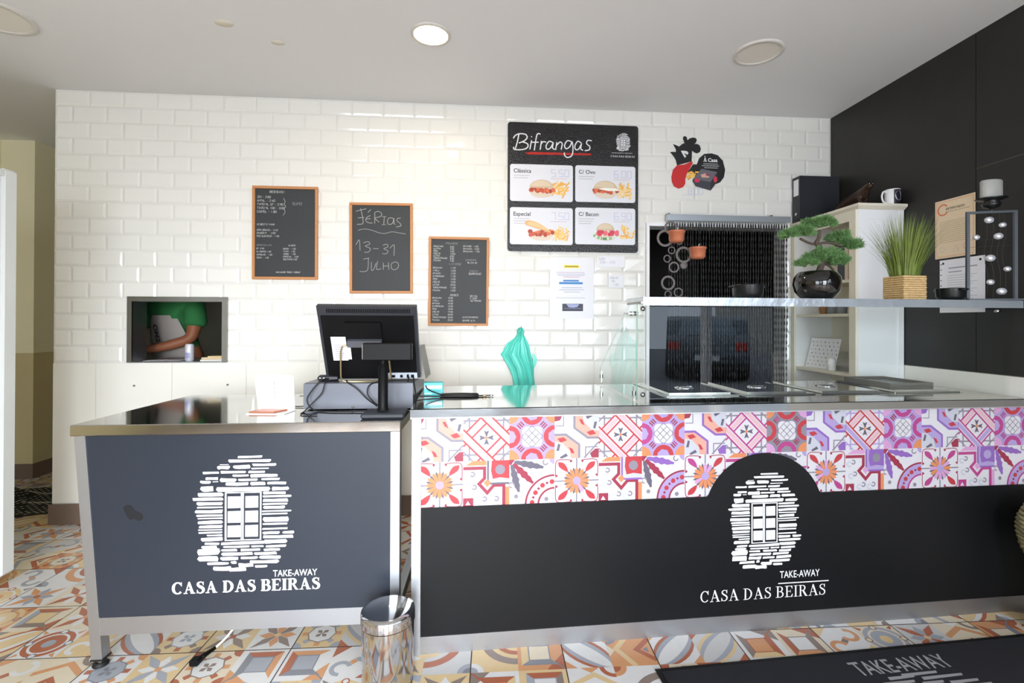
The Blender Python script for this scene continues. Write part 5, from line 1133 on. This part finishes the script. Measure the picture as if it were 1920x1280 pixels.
# panther figure
pf = thing('panther_figurine', 'dark bronze prowling panther figurine on the white cabinet', 'figurine', (2.35, -.36, 1.9455), radians(-8))
me = bpy.data.meshes.new('body')
J = [((0, .02, .082), .030), ((0, -.06, .092), .031), ((0, -.115, .098), .030), ((0, -.15, .118), .022), ((0, -.178, .128), .022), ((0, -.200, .120), .013), ((0, .08, .078), .030), ((0, .11, .072), .026),
     ((0, .15, .060), .009), ((0, .19, .035), .007), ((0, .23, .03), .006), ((0, .255, .042), .005),
     ((-.022, -.118, .068), .015), ((-.024, -.135, .035), .010), ((-.024, -.130, .010), .008), ((-.024, -.150, .007), .009),
     ((.022, -.105, .068), .015), ((.024, -.085, .035), .010), ((.024, -.100, .010), .008), ((.024, -.120, .007), .009),
     ((-.024, .105, .055), .018), ((-.026, .085, .038), .012), ((-.026, .115, .022), .008), ((-.026, .100, .008), .008), ((-.026, .082, .007), .008),
     ((.024, .110, .055), .018), ((.026, .12, .038), .012), ((.026, .15, .022), .008), ((.026, .140, .008), .008), ((.026, .122, .007), .008)]
E_ = [(0, 1), (1, 2), (2, 3), (3, 4), (4, 5), (0, 6), (6, 7), (7, 8), (8, 9), (9, 10), (10, 11), (2, 12), (12, 13), (13, 14), (14, 15), (2, 16), (16, 17), (17, 18), (18, 19), (7, 20), (20, 21), (21, 22), (22, 23), (23, 24), (7, 25), (25, 26), (26, 27), (27, 28), (28, 29)]
def skin_obj(name, J, E, mat_, parent, root=0, sub=2, loc=None):
    me = bpy.data.meshes.new(name); me.from_pydata([j[0] for j in J], E, []); me.materials.append(mat_)
    o = bpy.data.objects.new(name, me); COL.objects.link(o); o.parent = parent
    sk = o.modifiers.new('skin', 'SKIN'); sk.use_smooth_shade = True
    if not me.skin_vertices:
        bpy.context.view_layer.objects.active = o; o.select_set(True)
        with bpy.context.temp_override(object=o, active_object=o, mesh=me): bpy.ops.mesh.customdata_skin_add()
    for i, (p, r) in enumerate(J):
        rr = r if isinstance(r, tuple) else (r, r); me.skin_vertices[0].data[i].radius = rr; me.skin_vertices[0].data[i].use_root = (i == root)
    ss = o.modifiers.new('sub', 'SUBSURF'); ss.levels = sub; ss.render_levels = sub
    dg = bpy.context.evaluated_depsgraph_get(); dg.update(); nm = bpy.data.meshes.new_from_object(o.evaluated_get(dg))
    o.modifiers.clear(); o.data = nm
    if not nm.materials: nm.materials.append(mat_)
    for p in nm.polygons: p.use_smooth = True
    if loc: o.location = loc
    return o
bpy.data.meshes.remove(me)
skin_obj('body', J, E_, m_bronze, pf)
for s_ in (-1, 1):
    MB().lathe([(.006, 0), (.005, .006), (.0005, .012)], m_bronze, n=8).build('ear', pf, loc=(s_ * .013, -.176, .146)); MB().sphere((0, 0, 0), .0028, m_chrome, 8, 6).build('eye', pf, loc=(s_ * .009 - .004, -.198, .133))
# mug
mg = thing('mug', 'white mug with dark printed emblem on the white cabinet', 'mug', (2.435, -.575, 1.9455), radians(0))
MB().lathe([(.0001, 0), (.036, 0), (.039, .004), (.039, .092), (.037, .094), (.035, .092), (.035, .008), (.0001, .006)], m_white, n=36, cap=False).build('body', mg)
mb = MB()
for i in range(9):
    q0 = radians(-122 + i * 10); q1 = q0 + radians(10); mb.add([(.0394 * cos(q0), .0394 * sin(q0), .004), (.0394 * cos(q1), .0394 * sin(q1), .004), (.0394 * cos(q1), .0394 * sin(q1), .088), (.0394 * cos(q0), .0394 * sin(q0), .088)], [(0, 1, 2, 3)], flat((40, 36, 44), .3, 'mug_print'))
for r_, zc, c in ((.024, .052, (196, 196, 214)),):
    P = []
    for i in range(16): t_ = 2 * pi * i / 16; q = radians(-84) + .021 * cos(t_) / .0396; P.append((.0398 * cos(q), .0398 * sin(q), zc + .028 * sin(t_)))
    mb.add(P, [tuple(range(16))], flat(c, .3, 'mug_print'))
mb.build('emblem', mg, fix=False)
mb = MB(); mb.tube(catmull([(-.036, 0, .078), (-.058, -.002, .080), (-.068, -.002, .052), (-.058, -.002, .020), (-.037, 0, .014)], 5), .005, m_white, 8); mb.build('handle', mg)
# inside the cabinet
def book(x, y, z, w, h, c, lab):
    t = thing('book', lab, 'book', (x, y, z)); mb = MB(); mb.box(-.075, .075, -w / 2, -w / 2 + .002, 0, h, flat(c, .5, 'cover')); mb.box(-.075, .075, w / 2 - .002, w / 2, 0, h, flat(c, .5, 'cover')); mb.box(-.077, -.075, -w / 2, w / 2, 0, h, flat(c, .5, 'cover')); mb.build('cover', t); mb = MB(); mb.box(-.074, .07, -w / 2 + .002, w / 2 - .002, .003, h - .004, m_paper); mb.build('pages', t)
book(2.33, -.52, 1.5205, .05, .23, (84, 82, 88), 'dark grey book on the cabinet shelf behind the bonsai, nearest the side panel'); book(2.33, -.475, 1.5205, .026, .235, (206, 128, 96), 'thin orange book beside the dark grey one behind the bonsai')
book(2.33, -.443, 1.5205, .03, .22, (226, 214, 190), 'cream book beside the orange one behind the bonsai'); book(2.33, -.395, 1.5205, .055, .225, (88, 92, 104), 'slate grey book at the left of the row behind the bonsai')
bx = thing('cork_jar', 'brown cork jar on the cabinet shelf under the glass shelf edge', 'jar', (2.28, -.21, 1.3185)); MB().lathe([(.024, 0), (.03, .03), (.03, .055), (.026, .06)], mat('brown_cork', (150, 108, 62), .8, var=.2, vscale=60), n=24).build('jar', bx)
for y in (-.30, -.38):
    g_ = thing('glass_tumbler', 'grey glass tumbler on the cabinet shelf, ' + ('right beside the cork jar' if y == -.30 else 'second one from the cork jar'), 'glass', (2.27, y, 1.3185)); MB().lathe([(.026, 0), (.03, .001), (.032, .075), (.029, .075), (.027, .006), (.0001, .006)], mat('smoked_glass', (150, 158, 162), .1, alpha=.6), n=22, cap=False).build('body', g_)
ca = thing('desk_calendar', 'white sheet with rows of small grey motifs leaning on the lower shelf', 'calendar', (2.275, -.172, .9635), radians(-86))
mb = MB(); mb.hexa([(-.13, -.002, 0), (.13, -.002, 0), (.13, .0, 0), (-.13, 0, 0), (-.13, .05, .195), (.13, .05, .195), (.13, .052, .195), (-.13, .052, .195)], m_paper); s_ = mb.build('sheet', ca)
mb = MB(); vz = Vector((0, .052, .195)).normalized(); a = Art(mb, (-.13, -.002, 0), (1, 0, 0), vz, Vector((0, -.195, .052)).normalized(), .0005)
for r_ in range(7):
    for c_ in range(7): a.circ(.02 + c_ * .036 + (r_ % 2) * .012, .02 + r_ * .026, .005, m_greyink if (r_ + c_) % 3 else m_ink, 0, 5)
mb.build('printed_motifs', s_, fix=False)
ty = thing('small_tray', 'flat grey metal tray on the lower cabinet shelf', 'tray', (2.255, -.42, .9635)); mb = MB(); mb.hexa([(.02, -.12, 0), (.10, -.12, 0), (.10, .09, 0), (.02, .09, 0), (.01, -.13, .03), (.11, -.13, .03), (.11, .10, .03), (.01, .10, .03)], m_steeld); mb.build('body', ty)
cu = thing('white_cup', 'small white cup standing in front of the grey tray', 'cup', (2.235, -.34, .9635)); MB().lathe([(.016, 0), (.024, .008), (.022, .028), (.026, .034), (.022, .07), (.014, .078), (.0001, .078)], m_white, n=20, cap=False).build('body', cu)

# papers on the black wall
ce = thing('certificate', 'cream printed certificate fixed on the black stone wall', 'certificate', (RX - .003, -.912, 1.604), radians(90))
# local x -> -Y world when rz=-90
ce.rotation_euler = (0, 0, radians(-90))
mb = MB(); mb.box(-.108, .108, -.0015, 0, 0, .306, m_cert); sh = mb.build('sheet', ce)
mb = MB(); a = Art(mb, (-.108, -.0015, 0), (1, 0, 0), (0, 0, 1), (0, -1, 0), .0003)
og = flat((226, 120, 84), .6); a.ring(.045, .255, .024, .031, og, 0, 20, .6, 5.7); a.text('ERTIFICADO', .062, .250, .013, m_ink, width=.10, bold=.01); a.rect(.06, .240, .19, .2415, m_ink)
for x0, z0, x1, z1 in ((.008, .008, .208, .0095), (.008, .296, .208, .2975), (.008, .0095, .0095, .296), (.2065, .0095, .208, .296)): a.rect(x0, z0, x1, z1, og)
for i in range(12): a.rect(.025, .19 - i * .0098, .19 - .03 * ((i * 7) % 4) / 4, .192 - i * .0098, flat((176, 166, 120), .6))
a.ring(.04, .045, .012, .013, m_greyink, 0, 16); a.smooth([(.10, .03), (.12, .06), (.125, .03), (.14, .05)], .001, m_greyink); a.ring(.17, .05, .014, .016, og, 0, 16)
mb.build('print', sh, fix=False)
so = thing('plastic_sleeve', 'white printed sheet in a punched sleeve below the certificate', 'document', (RX - .003, -.955, 1.318)); so.rotation_euler = (0, 0, radians(-90))
mb = MB(); mb.box(-.125, .112, -.0013, 0, 0, .276, m_paper); sh = mb.build('sheet', so)
mb = MB(); a = Art(mb, (-.125, -.0013, 0), (1, 0, 0), (0, 0, 1), (0, -1, 0), .0003)
for i in range(9): a.circ(.008, .03 + i * .028, .0035, m_ink, 0, 8)
a.rect(.05, .228, .20, .234, m_greyink); a.rect(.05, .208, .12, .213, m_greyink)
for i in range(12): a.rect(.045, .19 - i * .012, .20 - .02 * (i % 3), .1925 - i * .012, flat((196, 196, 204), .6))
a.circ(.02, .258, .006, m_ink); a.circ(.215, .258, .006, m_ink)
mb.build('print', sh, fix=False)

# ================================================================== FLOOR THINGS
# pedal bin
bn = thing('pedal_bin', 'round stainless steel pedal bin standing between the two counters', 'bin', (-.262, -1.50, 0))
MB().lathe([(.0845, 0), (.086, .01), (.086, .014)], m_rubber, n=40).build('base_ring', bn)
MB().lathe([(.0855, .014), (.087, .03), (.090, .218)], m_chrome, n=56).build('body', bn)
MB().lathe([(.0925, .222), (.0925, .250), (.0905, .258), (.075, .2625), (.04, .266), (.0001, .267)], m_chrome, n=56, cap=False).build('lid', bn)
mb = MB(); mb.bbox(-.02, .02, -.105, -.075, .004, .012, m_steeld, .002); mb.build('pedal', bn)
# entrance mat
em = thing('entrance_mat', 'black entrance mat with grey Take-Away print on the tiled floor', 'mat', (1.49, -1.90, .0), radians(3.2))
mb = MB(); mb.bbox(-.757, .785, -.40, .415, .003, .010, m_mat, .002); mt = mb.build('pile', em)
mb = MB(); mb.box(-.775, .80, -.42, .435, 0.0022, .004, m_rubber); mb.build('rubber_border', em)
mb = MB(); a = Art(mb, (0, 0, .010), (1, 0, 0), (0, 1, 0), (0, 0, 1), .0004)
a.text('TAKE-AWAY', -.065, .300, .070, m_matink, width=.385, bold=.01)
for i, (x0, x1) in enumerate(((.08, .22), (.02, .12), (.14, .30), (-.02, .10), (.12, .20), (.22, .33), (-.04, .14), (.16, .36))): z = .275 - (i // 2) * .022 - (i % 2) * .008; a.poly([(x0, z), (x1, z + .003), (x1 + .006, z + .014), (x0 + .004, z + .015)], m_matink)
mb.build('printed_lettering', mt, fix=False)
# white fridge on the left
fr = thing('white_fridge', 'tall white fridge cut by the left edge of the picture', 'fridge', (-2.52, -1.08, 0))
mb = MB(); mb.bbox(-.30, .30, -.32, .315, .0, 1.945, m_fridge, .006); mb.build('body', fr)
mb = MB(); mb.box(-.29, .285, .3155, .330, .05, 1.93, m_rubber); mb.build('door_seal', fr)
mb = MB(); mb.bbox(-.30, .315, .3305, .405, .045, 1.985, m_fridge, .01); dd = mb.build('door', fr); mb = MB(); mb.box(-.27, -.24, .405, .43, .9, 1.3, m_steel); mb.build('handle', dd)
mb = MB(); mb.box(-.30, .315, .20, .3295, 1.9455, 1.975, m_fridge); mb.build('top_trim', fr)
# black and white woven rug heap in the passage
rg = thing('woven_rug', 'crumpled black and white woven rug on the passage floor', 'rug', (-3.02, .42, 0), radians(20))
mb = MB(); nx, ny = 40, 34; vs = []
for j in range(ny + 1):
    for i in range(nx + 1):
        u, v = i / nx, j / ny; x = (u - .5) * .62; y = (v - .5) * .62; z = .012 + .045 * max(0, sin(u * 6 + v * 3)) * (1 - abs(2 * v - 1)) + .14 * math.exp(-((u - .05) ** 2 + (v - .5) ** 2) * 14) + .012 * sin(v * 21 + u * 5) + .006; z *= min(1, 8 * min(u + .05, 1 - u, v, 1 - v) + .1); vs.append((x, y, max(.004, z)))
fs = [(j * (nx + 1) + i, j * (nx + 1) + i + 1, (j + 1) * (nx + 1) + i + 1, (j + 1) * (nx + 1) + i) for j in range(ny) for i in range(nx)]
mb.add(vs, fs, m_rugk, True); n0 = len(mb.f); mb.mi(m_rugw)
mb.build('cloth', rg, fix=False)
mb = MB(); rnd = random.Random(8)
for j in range(1, ny):
    for i in range(1, nx):
        p = Vector(vs[j * (nx + 1) + i]); k = .0078; s_ = 1 if (i + j) % 2 else -1
        if rnd.random() < .8: mb.add([p + Vector((-k, -k * .5 * s_, .004)), p + Vector((k, -k * .4, .004)), p + Vector((k, k * .6 * s_, .0045)), p + Vector((-k * .8, k * .5, .004))], [(0, 1, 2, 3)], m_rugw)
mb.build('white_stitches', rg, fix=False)
# woven vase at the right edge
wv = thing('wicker_vase', 'woven sea grass vase cut by the right edge of the picture', 'vase', (2.375, -1.42, 0))
mb = MB(); prof = [(.055, .002), (.055, .08), (.056, .2), (.062, .28), (.084, .34), (.093, .40), (.086, .46), (.064, .51), (.05, .55)]
mb.lathe([(r - .006, z) for r, z in prof] , m_wick2, n=30)
cp = catmull([(r, z) for r, z in prof], 6)
zz = .01
while zz < .54:
    r_ = [q for q in cp if q[1] <= zz][-1][0] ; P = []
    for i in range(36): t_ = 2 * pi * i / 36; w = .003 * sin(i * pi * .5 + zz * 60); P.append(((r_ + w) * cos(t_), (r_ + w) * sin(t_), zz + .004 * sin(t_ * 3)))
    mb.tube(P, .0085, m_wick2, 6, closed=True); zz += .0165
mb.build('weave', wv)
# power lead below the cash desk
pw = thing('power_lead', 'white power lead with a black plug lying under the cash desk', 'cable', (-.97, -1.3, 0))
MB().tube(catmull([(.10, .16, .14), (.075, .10, .08), (.045, .05, .035), (.02, .01, .016)], 5), .0045, m_wcable, 8).build('lead', pw)
mb = MB(); mb.tube([(.02, .01, .016), (.0, -.03, .014), (-.005, -.04, .012)], [.006, .009, .010], m_plast, 8); mb.bbox(-.030, .004, -.075, -.038, .001, .024, m_plast, .006); mb.build('plug', pw)

# ================================================================== BEHIND THE HATCH
cn = thing('drinks_can', 'white and grey drinks can on the hatch sill', 'can', (-1.835, .07, 1.0025))
MB().lathe([(.020, 0), (.0255, .006), (.0255, .10), (.021, .108), (.021, .11), (.0001, .107)], mat('pale_can', (214, 216, 226), .3, .3), n=28, cap=False).build('body', cn)
mb = MB()
for i in range(6): q0 = radians(-130 + i * 12); q1 = q0 + radians(12); mb.add([(.0258 * cos(q), .0258 * sin(q), z) for q, z in ((q0, .02), (q1, .02), (q1, .055), (q0, .055))], [(0, 1, 2, 3)], flat((150, 150, 190), .4, 'can_print'))
mb.build('label', cn, fix=False)
for i, (x, y, z, w, d, h, c, rz, lab) in enumerate(((-1.68, .10, 1.0025, .16, .10, .010, (236, 232, 224), 3, 'white flat box at the bottom of the stack on the hatch sill'), (-1.69, .11, 1.0128, .14, .09, .012, (220, 198, 160), -4, 'tan box in the middle of the stack on the hatch sill'), (-1.665, .115, 1.0251, .13, .08, .008, (232, 206, 150), 10, 'yellowish flat box topmost on the hatch sill stack'))):
    t = thing('flat_box', lab, 'box', (x, y, z), radians(rz), 'flat boxes on the hatch sill'); MB().bbox(-w / 2, w / 2, -d / 2, d / 2, 0, h, flat(c, .7, 'card'), .001).build('box', t)
for x, y, rz, lab in ((-2.06, .10, 12, 'loose paper slip on the hatch sill, left end'), (-1.96, .12, -16, 'loose paper slip on the hatch sill left of the can')):
    tag(MB().hexa([(-.06, -.035, .0), (.06, -.035, .0), (.06, .035, .003), (-.06, .035, .001), (-.06, -.035, .001), (.06, -.035, .001), (.06, .035, .0045), (-.06, .035, .002)], m_paper).build('paper_slip', loc=(x, y, 1.003), rz=radians(rz)), lab, 'paper')
# person in the kitchen
ps = thing('person', 'person in a green T-shirt and pale printed apron leaning over behind the hatch', 'person', (-2.18, .62, 0), radians(-12))
# one continuous body surface (skin)
Jb = [((0, .0, .95), (.13, .10)), ((-.01, -.03, 1.10), (.125, .095)), ((-.02, -.07, 1.26), (.14, .10)), ((-.02, -.11, 1.40), (.13, .09)), ((-.02, -.15, 1.49), (.055, .055)), ((-.02, -.20, 1.57), (.07, .08)), ((-.02, -.225, 1.67), (.072, .085)), ((-.02, -.22, 1.74), (.05, .06)),
      ((.15, -.10, 1.40), .062), ((.19, -.12, 1.28), .052), ((.19, -.16, 1.13), .043), ((.08, -.25, 1.085), .036), ((-.04, -.32, 1.055), .026), ((-.09, -.345, 1.045), (.036, .018)),
      ((-.19, -.10, 1.40), .062), ((-.25, -.12, 1.28), .052), ((-.27, -.18, 1.14), .043), ((-.22, -.28, 1.09), .034), ((-.16, -.34, 1.06), .026), ((-.13, -.37, 1.045), (.036, .018)),
      ((.09, .02, .85), .085), ((.10, -.01, .50), .055), ((.10, .03, .10), .040), ((.10, -.08, .04), .035),
      ((-.09, .02, .85), .085), ((-.10, .0, .50), .055), ((-.10, .03, .10), .040), ((-.10, -.08, .04), .035)]
Eb = [(0, 1), (1, 2), (2, 3), (3, 4), (4, 5), (5, 6), (6, 7), (3, 8), (8, 9), (9, 10), (10, 11), (11, 12), (12, 13), (3, 14), (14, 15), (15, 16), (16, 17), (17, 18), (18, 19), (0, 20), (20, 21), (21, 22), (22, 23), (0, 24), (24, 25), (25, 26), (26, 27)]
body = skin_obj('body', Jb, Eb, m_skin, ps)
def finger(base, d, ln, r):
    b = Vector(base); d = Vector(d).normalized(); P = [b, b + d * ln * .45, b + d * ln * .75 + Vector((0, 0, -.006)), b + d * ln + Vector((0, 0, -.016))]
    return P
for hx, hy, sx in ((-.09, -.345, -1), (-.13, -.37, 1)):
    mb = MB()
    for k in range(4): mb.tube(catmull(finger((hx - .012 + sx * .03, hy - .02 + k * .018 - .01, 1.045), (sx, -.25, -.05), (.07, .078, .074, .06)[k], .008), 3), .0085, m_skin, 8)
    mb.tube(catmull(finger((hx + sx * .005, hy + .03, 1.045), (sx * .6, .8, -.1), .05, .009), 3), .0095, m_skin, 8); mb.build('fingers', ps)
# T-shirt: torso and sleeves
Jt = [((0, .0, .98), (.142, .112)), ((-.01, -.03, 1.10), (.138, .108)), ((-.02, -.07, 1.26), (.152, .112)), ((-.02, -.11, 1.40), (.142, .100)), ((-.02, -.135, 1.455), (.08, .07)), ((.15, -.10, 1.40), .080), ((.195, -.125, 1.26), .078), ((.197, -.135, 1.21), .076), ((-.19, -.10, 1.40), .080), ((-.25, -.125, 1.26), .078), ((-.257, -.14, 1.21), .076)]
sh_ = skin_obj('t_shirt', Jt, [(0, 1), (1, 2), (2, 3), (3, 4), (3, 5), (5, 6), (6, 7), (3, 8), (8, 9), (9, 10)], m_green, ps)
Jp = [((0, .0, .96), (.146, .116)), ((.09, .02, .84), .10), ((.10, -.01, .50), .075), ((.10, .03, .12), .065), ((-.09, .02, .84), .10), ((-.10, .0, .50), .075), ((-.10, .03, .12), .065)]
skin_obj('trousers', Jp, [(0, 1), (1, 2), (2, 3), (0, 4), (4, 5), (5, 6)], m_trous, ps)
mb = MB(); n_ = 16; vs = []
for z, w, dy in ((.75, .17, -.13), (.95, .165, -.135), (1.08, .155, -.165), (1.18, .14, -.195), (1.26, .115, -.222), (1.30, .095, -.232)):
    for i in range(n_ + 1): t_ = i / n_ * 2 - 1; vs.append((-.015 + w * t_, dy + .05 * t_ * t_, z))
fs = [(j * (n_ + 1) + i, j * (n_ + 1) + i + 1, (j + 1) * (n_ + 1) + i + 1, (j + 1) * (n_ + 1) + i) for j in range(5) for i in range(n_)]
mb.add(vs, fs, m_apron, True); ap = mb.build('apron', ps, fix=False)
mb = MB(); a = Art(mb, (-.005, -.214, 1.115), (0, -.25, 1), (-1, 0, 0), (0, -1, -.25), .002); a.text('EMO', 0, 0, .034, m_ink, width=.12, bold=.03); mb.build('apron_print', ap, fix=False)
mb = MB(); mb.lathe([(.0001, .10), (.05, .092), (.078, .06), (.086, .01), (.082, -.04), (.07, -.07)], m_hair, n=24, sy=1.12, cap=False); mb.build('hair', ps, loc=(-.02, -.205, 1.69))
mb = MB(); mb.tube([(-.02, -.305, 1.66), (-.02, -.325, 1.632), (-.02, -.305, 1.625)], [.006, .012, .008], m_skin, 8); mb.build('nose', ps)
for s_ in (-1, 1): MB().sphere((0, 0, 0), .011, m_white, 10, 8).build('eye', ps, loc=(-.02 + s_ * .03, -.292, 1.665)); MB().sphere((0, 0, 0), .018, m_skin, 10, 8, (.4, .8, 1.3)).build('ear', ps, loc=(-.02 + s_ * .088, -.21, 1.65))
MB().tube([(-.045, -.298, 1.60), (-.02, -.306, 1.597), (.005, -.298, 1.60)], .005, flat((150, 70, 60), .5, 'lip'), 6).build('mouth', ps)
# kitchen work surface behind the wall
kc = thing('kitchen_worktop', 'dark steel worktop in the kitchen behind the hatch', 'worktop', (-1.6, .45, 0)); 
mb = MB(); mb.box(-.75, 1.0, .9, 1.5, .86, .90, m_steeld); mb.build('top', kc)
for x in (-.72, .95):
    for y in (.95, 1.45): MB().box(x - .02, x + .02, y - .02, y + .02, 0, .86, m_steeld).build('leg', kc)
tp = thing('paper_dispenser', 'pale wall dispenser on the kitchen wall behind the hatch', 'dispenser', (-2.02, 2.18, 1.2)); mb = MB(); mb.bbox(-.12, .12, -.10, .015, 0, .42, mat('grey_enamel', (150, 150, 150), .5), .01); mb.build('case', tp); mb = MB(); mb.box(-.05, .05, -.105, -.1005, .05, .10, m_plast); mb.build('slot', tp)
